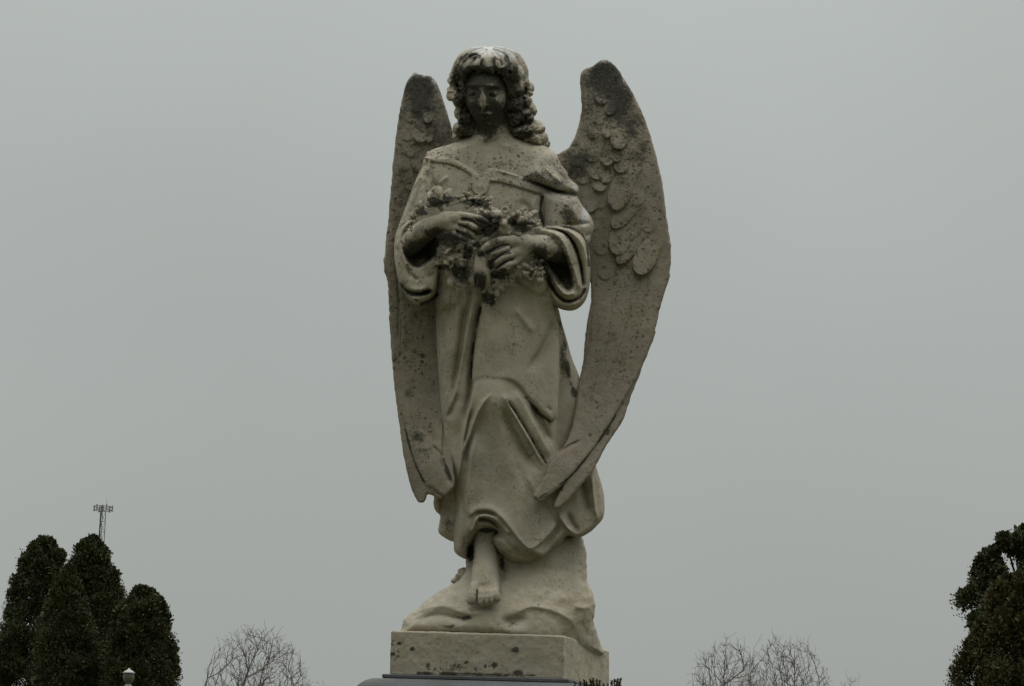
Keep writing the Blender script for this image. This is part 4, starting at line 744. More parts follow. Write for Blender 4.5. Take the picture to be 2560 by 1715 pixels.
# ============================ bouquet
def build_bouquet():
    f = Field(1015, 1375, 440, 790, 50, 215, 1.6)
    rr = random.Random(3)
    def lily(c, r, ax, n=6, ph=0.0, open_=1.0, cup=0.6):
        """petals spreading from a throat at c towards direction ax"""
        c = np.array(c, float); ax = np.array(ax, float); ax /= np.linalg.norm(ax)
        u = np.cross(ax, [0.3, 1, 0.2]); u /= np.linalg.norm(u); v = np.cross(ax, u); r = r*1.45
        f.cap(c-ax*r*0.8, c, r*0.2, r*0.34, 2)
        for i in range(n):
            a = ph+2*math.pi*(i+rr.uniform(-.25, .25))/n; e = u*math.cos(a)+v*math.sin(a); L = r*rr.uniform(0.75, 1.3)
            f.petal(c+e*r*0.08, e+ax*rr.uniform(0.25, 0.9), ax-e*0.5, L, L*rr.uniform(0.30, 0.42), max(1.7, r*0.12), rr.uniform(0.35, 0.75))
        f.ell(c+ax*r*0.2, (r*0.22,)*3, 1, 'sub')
    def leaf(P, w=4): f.chain(P, [w*0.7, w, w*0.8, w*0.3], 1.2, sub=3)
    # big lily at the upper left, its petals arching over and down
    for p, e, L, w_, cu in (((300, 1330, 140), (-.75, -.75, .5), 42, 13, 1.0), ((330, 1300, 146), (-.25, -1, .55), 44, 13, 0.9), ((380, 1310, 142), (.45, -.9, .45), 42, 12, 1.0), ((300, 1370, 136), (-1, -.25, .4), 34, 10, 0.8), ((420, 1350, 140), (.9, -.35, .5), 32, 10, 0.8), ((340, 1330, 150), (.1, -.7, .9), 28, 8, 1.1)):
        f.petal(N_(*p), e, (0.1, -0.5, 1), L, w_, 2.6, cu)
    f.chain([N_(90, 1300, 122), N_(110, 1150, 138), N_(230, 1030, 150), N_(330, 1040, 152)], [3.5, 5, 6, 5], 2, sub=3)
    f.ell(N_(210, 1230, 158), (11, 14, 12), 2, 'sub'); f.ell(N_(440, 1200, 160), (7, 10, 10), 2, 'sub'); f.cap(N_(300, 1360, 126), N_(340, 1420, 120), 9, 7, 3)
    lily(N_(670, 1230, 146), 13, (0.1, 0.1, 1), 5)
    for x, y in ((800, 1170), (920, 1250), (1030, 1210), (1140, 1220), (1240, 1270), (1060, 1340)):
        lily(N_(x+20, y+20, 132+rr.uniform(-4, 6)), rr.uniform(7, 10), (rr.uniform(-.5, .5), rr.uniform(-.5, .3), 1), 5, rr.random()*3)
    for x, y in ((1140, 350), (1210, 340), (1290, 350), (1330, 380)): lily(E_(x, y, 150), 9, (rr.uniform(-.5, .5), -0.4, 0.8), 5, rr.random()*3)
    # small blossoms over the left wrist
    for x, y, r in ((350, 310, 10), (300, 390, 9), (480, 310, 8), (270, 470, 8), (245, 590, 7)): lily(E_(x, y, 128+(x-250)*0.05), r, (rr.uniform(-.6, 0), -0.5, 0.7), 5, rr.random()*3)
    # flower cluster hanging below the left hand
    for x, y, r, a in ((790, 880, 19, (0, .2, 1)), (700, 1010, 16, (-.5, .3, 1)), (840, 1010, 15, (.3, .6, .8)), (690, 860, 13, (-.5, -.5, .8)), (850, 830, 12, (.4, -.5, .8)), (920, 850, 13, (.5, -.2, .8)), (1000, 870, 11, (.6, .1, .7))):
        lily(E_(x, y, 136), r, a, 6, rr.random()*3)
    for P in ([(760, 1080), (740, 1150), (760, 1230)], [(900, 1000), (940, 1060), (890, 1100)], [(960, 1120), (990, 1200), (1000, 1290)], [(800, 1150), (850, 1260), (870, 1330)], [(1040, 1150), (1050, 1260), (1080, 1330)], [(770, 1180), (760, 1290), (800, 1350)]):
        f.chain([E_(*P[0], 112), E_(*P[1], 122), E_(*P[2], 112)], [6, 9, 5], 2, sub=3)
    f.ell(E_(870, 1150, 128), (15, 22, 12), 3, 'sub')
    # leaves and large petals tucked round the hands
    for p, e, L, w_ in ((E_(420, 330, 136), (-.6, -.6, .5), 26, 8), (E_(330, 400, 130), (-.9, .1, .4), 22, 7), (E_(560, 300, 146), (-.3, -.9, .5), 22, 9), (E_(960, 330, 150), (.5, -.8, .4), 24, 8), (E_(1180, 330, 148), (.6, -.7, .3), 24, 9), (E_(1250, 420, 150), (.9, -.2, .4), 24, 8),
                        (E_(700, 900, 132), (-.8, .2, .6), 26, 10), (E_(760, 950, 136), (-.5, .8, .6), 28, 11), (E_(860, 960, 136), (.2, .9, .6), 30, 11), (E_(940, 930, 130), (.7, .6, .5), 24, 9), (E_(800, 860, 140), (0, -.8, .6), 20, 8), (E_(980, 850, 132), (.9, -.2, .5), 20, 7),
                        (E_(790, 1110, 120), (-.1, 1, .2), 30, 8), (E_(960, 1080, 118), (.3, 1, .2), 32, 8), (E_(880, 1200, 118), (0, 1, .4), 26, 10), (E_(1040, 1050, 112), (.1, 1, .1), 44, 6),
                        (G_(600, 330, 140), (.8, -.3, .5), 34, 9), (G_(640, 360, 142), (.9, .1, .5), 32, 8), (G_(560, 300, 142), (.6, -.8, .5), 26, 8), (G_(680, 300, 134), (.8, -.4, .3), 30, 8), (G_(470, 420, 150), (-.3, .8, .6), 24, 9), (G_(540, 440, 148), (.4, .8, .6), 24, 9), (G_(350, 380, 146), (-.8, .3, .6), 24, 9), (G_(280, 350, 140), (-.9, -.3, .5), 22, 8),
                        (G_(260, 1050, 116), (.7, .3, .5), 26, 9), (G_(300, 1100, 116), (.6, .7, .5), 26, 9), (G_(230, 1150, 112), (-.2, 1, .4), 28, 7), (G_(280, 1180, 112), (.4, .9, .4), 24, 7), (G_(460, 980, 118), (.5, .6, .6), 22, 7), (G_(430, 1040, 114), (.1, .9, .5), 22, 7), (G_(780, 930, 120), (.6, -.4, .6), 20, 7), (G_(800, 960, 120), (.5, .7, .5), 22, 7), (G_(740, 950, 120), (-.6, -.3, .6), 18, 6)):
        f.petal(p, e, (0.1, -0.3, 1), L, w_, 2.3, rr.uniform(0.3, 0.7))
    # closed bud in the middle
    f.chain([G_(70, 790, 128), G_(100, 870, 140), G_(120, 960, 146), G_(150, 1050, 144), G_(180, 1150, 134)], [8, 16, 20, 15, 6], 2, sub=4)
    f.chain([G_(40, 700, 126), G_(50, 780, 126), G_(70, 840, 130)], [4, 4, 6], 2, sub=3); f.chain([G_(-10, 820, 110), G_(-10, 980, 116), G_(20, 1150, 108)], [4, 7, 5], 2, sub=3)
    for x, y, r in ((290, 1040, 14), (320, 1150, 12), (270, 1190, 12), (210, 1270, 9), (240, 1320, 7), (190, 1220, 9), (250, 1100, 12)): lily(G_(x, y, 118), r, (rr.uniform(-.4, .6), rr.uniform(0, .6), .8), 5, rr.random()*3)
    f.chain([G_(210, 1330, 112), G_(240, 1400, 108)], [5, 2.5], 2)
    # flowers between the hands and to the right
    lily(G_(300, 320, 150), 15, (-.2, -.4, 1), 5, 0.4); f.chain([G_(260, 310, 146), G_(330, 280, 156), G_(400, 290, 158)], [9, 12, 9], 2, sub=2)
    f.cap(G_(405, 250, 130), G_(405, 225, 160), 10.5, 10.5, 2); f.cap(G_(410, 215, 148), G_(410, 215, 190), 6.5, 7.5, 1, 'sub')
    f.chain([G_(360, 330, 150), G_(390, 390, 162), G_(440, 470, 150)], [10, 11, 8], 2, sub=2)
    lily(G_(510, 380, 150), 21, (.2, .2, 1), 6, 0.9, 1.0, 0.5); lily(G_(600, 330, 146), 15, (.4, -.2, 1), 6, 0.2)
    for i in range(11):
        a = rr.random(); b = rr.random(); x = 600+a*230; y = 230+a*110+b*110; lily(G_(x, y, 122+8*b), rr.uniform(6, 8.5), (rr.uniform(-.3, .6), rr.uniform(-.6, .3), .8), 4, rr.random()*3, 1.1)
    for i in range(6): lily(G_(rr.uniform(60, 420), rr.uniform(400, 540), 138), rr.uniform(7, 10), (rr.uniform(-.5, .5), rr.uniform(-.5, .5), 1), 4, rr.random()*3)
    for P in ([(180, 560), (130, 600), (60, 700)], [(250, 550), (180, 590), (100, 640)], [(330, 500), (270, 560), (240, 600)]): f.chain([G_(*P[0], 138), G_(*P[1], 142), G_(*P[2], 132)], [4, 4.5, 3], 2, sub=3)
    # trumpets below the right wrist
    for P in ([(560, 850), (640, 900), (740, 990)], [(600, 950), (660, 1000), (720, 1040)]): f.chain([G_(*P[0], 128), G_(*P[1], 136), G_(*P[2], 128)], [4, 7, 9], 2, sub=3); f.ell(G_(*P[2], 136), (6, 7, 8), 1, 'sub')
    for x, y, r in ((800, 900, 11), (830, 960, 10), (770, 960, 9), (490, 980, 10), (450, 1020, 9), (490, 1060, 8), (520, 930, 8)): lily(G_(x, y, 122), r, (rr.uniform(-.4, .4), rr.uniform(-.4, .4), 1), 5, rr.random()*3)
    f.chain([G_(820, 1010, 112), G_(830, 1080, 122), G_(815, 1150, 110)], [5, 9, 3], 2, sub=3)
    return f
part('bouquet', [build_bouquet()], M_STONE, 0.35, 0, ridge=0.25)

# ============================ rock under the feet
def build_rock():
    f = Field(985, 1525, 1320, 1640, -200, 175, 2.4)
    dep = [(*D_(450, 1120), 112), (*D_(700, 1130), 126), (*D_(1000, 1140), 130), (*D_(1300, 1150), 130), (*D_(1600, 1180), 112), (*D_(1800, 1220), 14), (*D_(1930, 1240), -100), (*D_(700, 950), 100), (*D_(950, 960), 118), (*D_(1150, 960), 116), (*D_(1400, 980), 110),
           (*D_(1650, 1000), 92), (*D_(1850, 1000), 30), (*D_(900, 780), 52), (*D_(1000, 700), 30), (*D_(1300, 760), 66), (*D_(1600, 700), 58), (*D_(1800, 700), 10), (*D_(1500, 500), 44), (*D_(1750, 450), 10), (*D_(1000, 420), 8), (*D_(1150, 450), 14)]
    ms = [stroke(cv(D_, (450, 1060), (600, 985), (760, 960), (880, 1000), (980, 1020), (1060, 1000), (1180, 960)), 7, 7, 14), stroke(cv(D_, (500, 1090), (700, 1030), (900, 1060), (1010, 1030)), -9, 9), stroke(cv(D_, (640, 900), (780, 870), (900, 900)), 6, 12),
          stroke(cv(D_, (1250, 1060), (1400, 970), (1560, 985), (1700, 1050), (1770, 1130), (1800, 1200)), 9, 7, 18), stroke(cv(D_, (1180, 1100), (1300, 1060), (1420, 1060)), -10, 12), blob(*D_(1300, 1090), 22, 12, -10),
          stroke(cv(D_, (1800, 1060), (1830, 1130), (1880, 1220)), -8, 10, 8), stroke(cv(D_, (1740, 960), (1820, 975), (1905, 965)), 9, 8), stroke(cv(D_, (1550, 840), (1545, 900), (1530, 930)), -6, 4), stroke(cv(D_, (1450, 620), (1600, 690), (1750, 680)), -6, 16),
          stroke(cv(D_, (1300, 850), (1450, 880), (1600, 840)), 5, 16), blob(*D_(1060, 950), 50, 10, -5), stroke(cv(D_, (1210, 600), (1215, 700), (1200, 800)), -16, 9), stroke(cv(D_, (870, 800), (920, 740), (950, 650)), 6, 8), blob(*D_(1650, 900), 30, 14, 6)]
    f.layer(cv(D_, (430, 1190), (436, 1130), (446, 1085), (478, 1035), (555, 975), (640, 900), (760, 828), (870, 765), (915, 690), (930, 620), (925, 480), (940, 350), (1100, 320), (1300, 380), (1600, 380), (1780, 380), (1818, 440), (1845, 560), (1848, 660), (1848, 750),
               (1878, 830), (1905, 900), (1912, 980), (1900, 1075), (1925, 1160), (1965, 1270), (1970, 1330), (1700, 1330), (1300, 1240), (900, 1200)), dep, 60, 130, 34, ms, rough=1.5, power=0.6)
    # leafy knob behind the foot
    for p, r in (((900, 690, -20), (12, 8, 12)), ((880, 730, -18), (11, 9, 12)), ((850, 765, -16), (12, 9, 12)), ((915, 720, -14), (10, 14, 12))): f.ell(D_(*p), r, 2, groove=(1.2, 3, p[0]))
    return f
part('rock_mound', [build_rock()], M_ROCK, 0.9, 1)
# ============================ plinth and pedestal
def ray(px, py):
    v = RN @ np.array([(px-CX)/FPX, -(py-CY)/FPX, -1.0]); return v
def at_z(px, py, z):
    v = ray(px, py); t = (z-EYE)/v[2]; return Vector((v[0]*t, v[1]*t, z))
def project(P):
    q = (P-np.array([0, 0, EYE])) @ RN; return CX-FPX*q[:, 0]/q[:, 2]*1.0, CY+FPX*q[:, 1]/q[:, 2]
def offset_poly(P, o):
    n = len(P); R = []
    for i in range(n):
        a, b, c = Vector(P[i-1]), Vector(P[i]), Vector(P[(i+1) % n])
        e1, e2 = (b-a).normalized(), (c-b).normalized(); n1 = Vector((e1.y, -e1.x)); n2 = Vector((e2.y, -e2.x)); m = (n1+n2); m = m/max(m.dot(n1), 0.2)
        R.append(b+m*o)
    return R
def loft(bm, rings):
    prev = None
    for poly, z in rings:
        vs = [bm.verts.new((p[0], p[1], z)) for p in poly]
        if prev:
            for i in range(len(vs)): bm.faces.new((prev[i], prev[(i+1) % len(vs)], vs[(i+1) % len(vs)], vs[i]))
        else: bm.faces.new(list(reversed(vs)))
        prev = vs
    bm.faces.new(prev)
def densify(poly, step):
    o = []
    for i in range(len(poly)):
        a, b = Vector(poly[i]), Vector(poly[(i+1) % len(poly)]); n = max(1, int((b-a).length/step))
        o += [a+(b-a)*(k/n) for k in range(n)]
    return o
pf = at(978, 1576, D0-0.225); z_top = pf.z; pr = at_z(1410, 1588, z_top); pb = at_z(1523, 1626, z_top)
z_bot = at(971.5, 1684, D0-0.225).z
plan = [(pf.x, pf.y), (pr.x, pr.y), (pb.x, pb.y), (pb.x+0.0, pb.y+0.22), (pf.x+0.06, pb.y+0.22)]   # counter-clockwise seen from above
print('plinth', pf, pr, pb, z_bot)
def attr_mesh(name, bm, base, rough=0.0012):
    bmesh.ops.recalc_face_normals(bm, faces=bm.faces); me = bpy.data.meshes.new(name); bm.to_mesh(me); bm.free()
    n = len(me.vertices); P = np.zeros(n*3); me.vertices.foreach_get('co', P); P = P.reshape(-1, 3)
    nr = np.zeros(n*3); me.vertices.foreach_get('normal', nr); nr = nr.reshape(-1, 3)
    P2 = P+nr*(((vnoise(P, 0.03, 4)-0.5)*2+(vnoise(P, 0.012, 5)-0.5)*1.4)*rough)[:, None]
    px, py = project(P); V = np.stack([px, py], 1)
    for k, l in (('grime_shade', GR2), ('spots', LI2)):
        a = me.attributes.new(k, 'FLOAT', 'POINT'); a.data.foreach_set('value', stain_shade_val(V, l).astype(np.float32))
    a = me.attributes.new('wash', 'FLOAT', 'POINT')
    me.vertices.foreach_set('co', (P2-np.array(base)).ravel()); me.polygons.foreach_set('use_smooth', [False]*len(me.polygons)); me.update(); return me
GR2 = [(*D_(418, 1242), 7, 5, 0.85), (*D_(520, 1285), 6, 6, 0.9), (*D_(372, 1322), 9, 5, 0.75), (*D_(360, 1246), 5, 5, 0.7), (*D_(1305, 1292), 9, 7, 0.85), (*D_(930, 1388), 8, 5, 0.6), (*D_(1145, 1408), 9, 7, 0.85), (*D_(1075, 1420), 5, 5, 0.8), (*D_(692, 1436), 5, 5, 0.8), (*D_(640, 1405), 7, 10, 0.6), (*D_(835, 1410), 10, 7, 0.45), (*D_(350, 1380), 3, 60, 0.6), (*D_(890, 1420), 8, 3, 0.6),
       ('l', cv(D_, (560, 1472), (900, 1478), (1180, 1482), (1460, 1488)), 4.5, 0.62), (*D_(1320, 1468), 16, 7, 0.8), (*D_(830, 1440), 30, 12, 0.35), (*D_(640, 1420), 12, 16, 0.3), (*D_(1350, 1190), 12, 10, 0.25), (*D_(400, 1240), 26, 14, 0.25)]
LI2 = [(*D_(400, 1240), 24, 14, 0.8), (*D_(520, 1285), 9, 9, 0.9), (*D_(380, 1320), 14, 9, 0.7), (*D_(1305, 1290), 11, 11, 0.95), (*D_(940, 1385), 20, 14, 0.8), (*D_(1100, 1405), 30, 12, 0.85), (*D_(690, 1420), 24, 12, 0.75), (*D_(830, 1410), 16, 10, 0.7), (*D_(352, 1400), 5, 80, 0.8)]
bm = bmesh.new(); H_pl = z_top-z_bot; dn = densify(plan, 0.012)
def ring(o, z):
    q = densify(offset_poly(plan, o), 1); return (densify_like(plan, offset_poly(plan, o), 0.006), z)
def densify_like(ref, poly, step):
    o = []
    for i in range(len(poly)):
        n = max(1, int((Vector(ref[(i+1) % len(ref)])-Vector(ref[i])).length/step)); a, b = Vector(poly[i]), Vector(poly[(i+1) % len(poly)])
        o += [a+(b-a)*(k/n) for k in range(n)]
    return o
rg = [ring(0.0, z_bot+H_pl*k/25) for k in range(25)]+[ring(-0.0008, z_top-0.006), ring(-0.003, z_top-0.002), ring(-0.006, z_top)]
loft(bm, rg)
obj('plinth', attr_mesh('plinth', bm, BASE), M_ROCK, angel)

def granite(name, col):
    m, t, b = new_mat(name); co = nd(t, 'ShaderNodeTexCoord').outputs['Object']
    n1 = nd(t, 'ShaderNodeTexNoise', i_Scale=260.0, i_Detail=3.0); n2 = nd(t, 'ShaderNodeTexNoise', i_Scale=7.0, i_Detail=5.0)
    t.links.new(co, n1.inputs[0]); t.links.new(co, n2.inputs[0])
    a = mixc(t, ramp_(t, n1.outputs[0], 0.4, 0.62).outputs[0], tuple(c*0.72 for c in col)+(1,), tuple(c*1.35 for c in col)+(1,))
    t.links.new(mixc(t, ramp_(t, n2.outputs[0], 0.45, 0.75).outputs[0], a, tuple(c*0.6 for c in col)+(1,)), b.inputs['Base Color']); b.inputs['Roughness'].default_value = 0.7
    bp = nd(t, 'ShaderNodeBump', i_Strength=0.3, i_Distance=0.003); t.links.new(n1.outputs[0], bp.inputs['Height']); t.links.new(bp.outputs[0], b.inputs['Normal']); return m
M_GRAN = granite('blue_grey_granite', (0.075, 0.080, 0.081))
cen = Vector((sum(p[0] for p in plan)/5, sum(p[1] for p in plan)/5, 0))
ped = empty('pedestal', (cen.x, cen.y, 0), 'blue-grey granite pedestal with a rounded shoulder carrying the marble angel', 'pedestal')
def ped_part(name, rings_, smooth=False):
    bm = bmesh.new(); loft(bm, [([p-Vector((cen.x, cen.y)) for p in offset_poly(plan, o)], z) for o, z in rings_]); bmesh.ops.recalc_face_normals(bm, faces=bm.faces)
    me = bpy.data.meshes.new(name); bm.to_mesh(me); bm.free()
    return obj(name, me, M_GRAN, ped)
z_s0 = z_bot-0.003; z_s1 = z_s0-0.0135
ped_part('slab', [(0.021, z_s1), (0.0235, z_s1+0.002), (0.0235, z_s0-0.003), (0.021, z_s0)])
z_c = z_s1-0.002; r_ = 0.085
ped_part('cap', [(0.10, z_c-0.34), (0.115, z_c-0.33)]+[(0.03+r_*math.cos(a), z_c-r_*1.0+r_*math.sin(a)) for a in [math.radians(k*10) for k in range(0, 10)]])
ped_part('die', [(0.0, 0.52), (0.0, z_c-0.345)])
ped_part('base', [(0.2, -0.05), (0.2, 0.30), (0.18, 0.32), (0.12, 0.33), (0.12, 0.49), (0.1, 0.515)])

# ============================ ground
M_GRASS = simple('winter_grass', (0.035, 0.045, 0.018), 0.95, 0.4, 3.0, bump=0.6, col2=(0.085, 0.078, 0.04))
bm = bmesh.new(); ng = 60
xs = [math.copysign(abs(t)**3*2500, t) for t in np.linspace(-1, 1, ng)]
vv = [[bm.verts.new((x, y+200, 0.0 if math.hypot(x, y) < 5 else (vnoise(np.array([x, y, 0.0]), 90)-0.5)*0.5)) for y in xs] for x in xs]
for i in range(ng-1):
    for j in range(ng-1): bm.faces.new((vv[i][j], vv[i+1][j], vv[i+1][j+1], vv[i][j+1]))
for row in vv:
    for v in row:
        v.co.z -= 0.02
me = bpy.data.meshes.new('ground'); bm.to_mesh(me); bm.free(); tag(obj('ground', me, M_GRASS), kind='structure')

# ============================ trees
M_BARK = simple('dark_bark', (0.045, 0.036, 0.028), 0.95, 0.3, 12, bump=0.5)
M_TWIG = simple('grey_twigs', (0.112, 0.094, 0.082), 0.95, 0.25, 6)
def leaf_mat(name, c1, c2, c3):
    m, t, b = new_mat(name); co = nd(t, 'ShaderNodeTexCoord').outputs['Object']
    n = nd(t, 'ShaderNodeTexNoise', i_Scale=2.2, i_Detail=5.0, i_Roughness=0.7); n2 = nd(t, 'ShaderNodeTexNoise', i_Scale=9.0, i_Detail=2.0); t.links.new(co, n.inputs[0]); t.links.new(co, n2.inputs[0])
    a = mixc(t, ramp_(t, n.outputs[0], 0.35, 0.65).outputs[0], (*c1, 1), (*c2, 1)); a = mixc(t, ramp_(t, n2.outputs[0], 0.5, 0.72).outputs[0], a, (*c3, 1))
    t.links.new(a, b.inputs['Base Color']); b.inputs['Roughness'].default_value = 0.7; b.inputs['Specular IOR Level'].default_value = 0.15; return m
M_ARB = leaf_mat('arborvitae_foliage', (0.036, 0.050, 0.020), (0.058, 0.064, 0.025), (0.074, 0.058, 0.028))
M_ARB2 = leaf_mat('arborvitae_foliage_brown', (0.044, 0.050, 0.019), (0.070, 0.062, 0.025), (0.086, 0.060, 0.028))
def tubes(segs, sides=5):
    """segs: (p0, p1, r0, r1) -> one mesh array"""
    P0 = np.array([s_[0] for s_ in segs]); P1 = np.array([s_[1] for s_ in segs]); R0 = np.array([s_[2] for s_ in segs]); R1 = np.array([s_[3] for s_ in segs])
    d = P1-P0; d /= np.linalg.norm(d, axis=1)[:, None]+1e-9; u = np.cross(d, [0.31, 0.92, 0.24]); u /= np.linalg.norm(u, axis=1)[:, None]+1e-9; v = np.cross(d, u)
    n = len(segs); V = np.zeros((n, 2*sides, 3)); Q = np.zeros((n, sides, 4), int)
    for k in range(sides):
        a = 2*math.pi*k/sides; e = u*math.cos(a)+v*math.sin(a); V[:, k] = P0+e*R0[:, None]; V[:, sides+k] = P1+e*R1[:, None]
        Q[:, k] = np.arange(n)[:, None]*2*sides+np.array([k, (k+1) % sides, sides+(k+1) % sides, sides+k])
    return V.reshape(-1, 3), Q.reshape(-1, 4)
def evergreen(dist, left, right, label, seed, mat, nclump=150, nleaf=150, leaf=0.085, cl=0.34, open_=0.35, name='arborvitae_tree', ybot=None, taper=0.75):
    """left/right: crown outline as (px, py) lists from the apex down; the crown is round in plan"""
    rs = np.random.RandomState(seed)
    z_of = lambda py: at(CX, py, dist).z
    La = np.array(left, float); Ra = np.array(right, float)
    zl = np.array([z_of(p[1]) for p in La]); xl = np.array([at(p[0], p[1], dist).x for p in La]); zr = np.array([z_of(p[1]) for p in Ra]); xr = np.array([at(p[0], p[1], dist).x for p in Ra])
    sh = 0.22 if taper > 0.5 else -0.08; zl = zl-sh; zr = zr-sh      # the sprays end a little above their clump centres
    zt = zl[0]; z0 = 0.5
    def edge(z, zz, xx): return np.interp(z, zz[::-1], xx[::-1])
    xa = 0.5*(edge(0.6, zl, xl)+edge(0.6, zr, xr)) if ybot is None else 0.5*(xl[-1]+xr[-1])
    root = empty(name, (xa, dist, 0), label, 'tree', None)
    base = np.array([xa, dist, 0.0])
    # clumps
    z = zt-0.25-(zt-0.25-z0)*rs.rand(nclump)**1.1; th = rs.rand(nclump)*2*math.pi; small = rs.rand(nclump) < 0.5; rr_ = np.where(small, 0.92+0.16*rs.rand(nclump), 1-open_*rs.rand(nclump)**1.5)
    le, re = edge(z, zl, xl), edge(z, zr, xr); cx = 0.5*(le+re); R = np.maximum(0.5*(re-le)*np.sqrt(np.clip((zt-z)/taper, 0.02, 1))-cl*0.62*np.clip(0.3+(zt-z)/2.2, 0.3, 1.15), 0.02)
    cen = np.stack([cx+np.cos(th)*R*rr_, dist+np.sin(th)*R*rr_, z], 1)
    segs = []; p = np.array([xa, dist, -0.3]); top = np.array([0.5*(edge(zt-0.3, zl, xl)+edge(zt-0.3, zr, xr)), dist, zt-0.4]); K = 14; prev = p
    r0 = 0.022*zt+0.04
    for k in range(1, K+1):
        t = k/K; zq = p[2]+(top[2]-p[2])*t; ax = 0.5*(edge(zq, zl, xl)+edge(zq, zr, xr)); q = np.array([ax*min(1, t*1.5)+xa*(1-min(1, t*1.5)), dist+rs.randn()*0.03, zq])
        segs.append((prev, q, r0*(1-(k-1)/K)+0.015, r0*(1-k/K)+0.012)); prev = q
    V, Q = tubes(segs, 8); V = V-base; obj('trunk', np_mesh('trunk', V, Q), M_BARK, root)
    # limbs to every clump
    segs = []
    for c in cen:
        zz = max(0.4, c[2]-0.9-0.5*abs(c[0]-xa)); ax = 0.5*(edge(zz, zl, xl)+edge(zz, zr, xr)); w = min(1, max(0, (zz/zt)*1.5)); s0 = np.array([ax*w+xa*(1-w), dist, min(zz, top[2])]); m = (s0+c)/2+np.array([0, 0, -0.12]); segs += [(s0, m, 0.030, 0.02), (m, c, 0.02, 0.006)]
    V, Q = tubes(segs, 4); obj('limbs', np_mesh('limbs', V-base, Q), M_BARK, root)
    # foliage sprays: upright fans clustered in each clump
    n = nclump*nleaf; ci = np.repeat(np.arange(nclump), nleaf)
    off = rs.randn(n, 3); off /= np.linalg.norm(off, axis=1)[:, None]; rad = rs.rand(n)**0.42*cl*((np.where(small, 0.45, 0.7)+0.45*rs.rand(nclump))*np.clip(0.22+(zt-cen[:, 2])/2.6, 0.22, 1))[ci]; off *= rad[:, None]; off[:, 2] *= 1.35
    # sprigs inside one clump gather on a few twigs
    tw = rs.randn(nclump, 9, 3); tw /= np.linalg.norm(tw, axis=2)[:, :, None]; k = rs.randint(0, 9, n); tt = rs.rand(n)**0.6
    tip = tw[ci, k]*np.array([1, 1, 1.3])*cl*np.where(small, 0.6, 1.0)[ci][:, None]*tt[:, None]; off = np.where((rs.rand(n) < 0.22)[:, None], tip+rs.randn(n, 3)*cl*0.10, off)
    Pc = cen[ci]+off
    # keep inside the outline
    le, re = edge(Pc[:, 2], zl, xl), edge(Pc[:, 2], zr, xr); m = (Pc[:, 0] > le-0.02) & (Pc[:, 0] < re+0.02) & (Pc[:, 2] < zt-0.08) & (Pc[:, 2] > 0.15)
    mid_ = 0.5*(le+re); m &= np.abs(Pc[:, 0]-mid_) < 0.5*(re-le)*np.sqrt(np.clip((zt-0.05-Pc[:, 2])/taper, 0.0, 1))*(1+0.10*rs.randn(len(Pc)))+0.02
    Pc = Pc[m]; ax0 = off[m]/(np.linalg.norm(off[m], axis=1)[:, None]+1e-6)
    n = len(Pc); d = ax0*0.6+rs.randn(n, 3)*0.45+np.array([0, 0, 0.55]); d /= np.linalg.norm(d, axis=1)[:, None]
    w = np.cross(d, rs.randn(n, 3)); w /= np.linalg.norm(w, axis=1)[:, None]; s_ = leaf*(0.6+0.8*rs.rand(n))[:, None]*np.where((np.linalg.norm(off[m], axis=1) < cl*0.5), 2.2, 1.0)[:, None]
    V = np.stack([Pc, Pc+d*s_*0.5+w*s_*0.34, Pc+d*s_, Pc+d*s_*0.45-w*s_*0.34], 1).reshape(-1, 3)-base
    obj('crown', np_mesh('crown', V, np.arange(4*n).reshape(-1, 4), False), mat, root)
    return root
T_ = crop(0, 1220, 2.926); U_ = crop(1660, 1280, 2.601)
evergreen(72, cv(T_, (345, 345), (300, 360), (250, 395), (240, 420), (205, 430), (165, 500), (170, 530), (105, 600), (60, 690), (62, 760), (20, 860), (5, 930), (-20, 1010), (-60, 1150), (-90, 1300), (-100, 1500)),
          cv(T_, (345, 345), (400, 365), (430, 410), (440, 450), (462, 480), (480, 530), (520, 640), (560, 760), (600, 900), (640, 1100), (660, 1500)), 'tall dark green arborvitae tree with a pointed top, leftmost of the left clump', 11, M_ARB, 300, 620, leaf=0.052, open_=0.5, cl=0.46)
evergreen(70, cv(T_, (680, 350), (640, 365), (605, 400), (560, 425), (520, 470), (500, 530), (480, 640), (460, 800), (440, 950), (420, 1200), (400, 1500)),
          cv(T_, (680, 350), (725, 372), (760, 410), (800, 430), (830, 490), (858, 540), (845, 590), (880, 640), (905, 710), (920, 780), (960, 900), (1000, 1100), (1020, 1500)), 'tall dark green arborvitae tree standing in front of the lattice mast', 12, M_ARB, 300, 620, leaf=0.052, open_=0.5, cl=0.46)
evergreen(67, cv(T_, (510, 560), (470, 590), (430, 650), (370, 760), (320, 880), (270, 1000), (230, 1150), (200, 1500)),
          cv(T_, (510, 560), (540, 590), (580, 680), (610, 780), (650, 900), (720, 1050), (780, 1200), (820, 1500)), 'shorter dense arborvitae tree in front of the two tallest ones at the left', 13, M_ARB, 300, 620, leaf=0.052, open_=0.5, cl=0.46)
evergreen(66, cv(T_, (1065, 695), (1010, 705), (960, 705), (925, 745), (890, 800), (850, 900), (800, 1000), (760, 1200), (720, 1500)),
          cv(T_, (1065, 695), (1110, 700), (1150, 740), (1205, 780), (1235, 820), (1230, 880), (1262, 930), (1245, 1010), (1290, 1050), (1308, 1100), (1300, 1150), (1345, 1210), (1335, 1270), (1300, 1290), (1335, 1340), (1325, 1410), (1320, 1500)),
          'dark arborvitae tree with ragged rounded top, rightmost of the left clump, behind the lamp', 14, M_ARB, 300, 620, leaf=0.052, open_=0.5, cl=0.46)
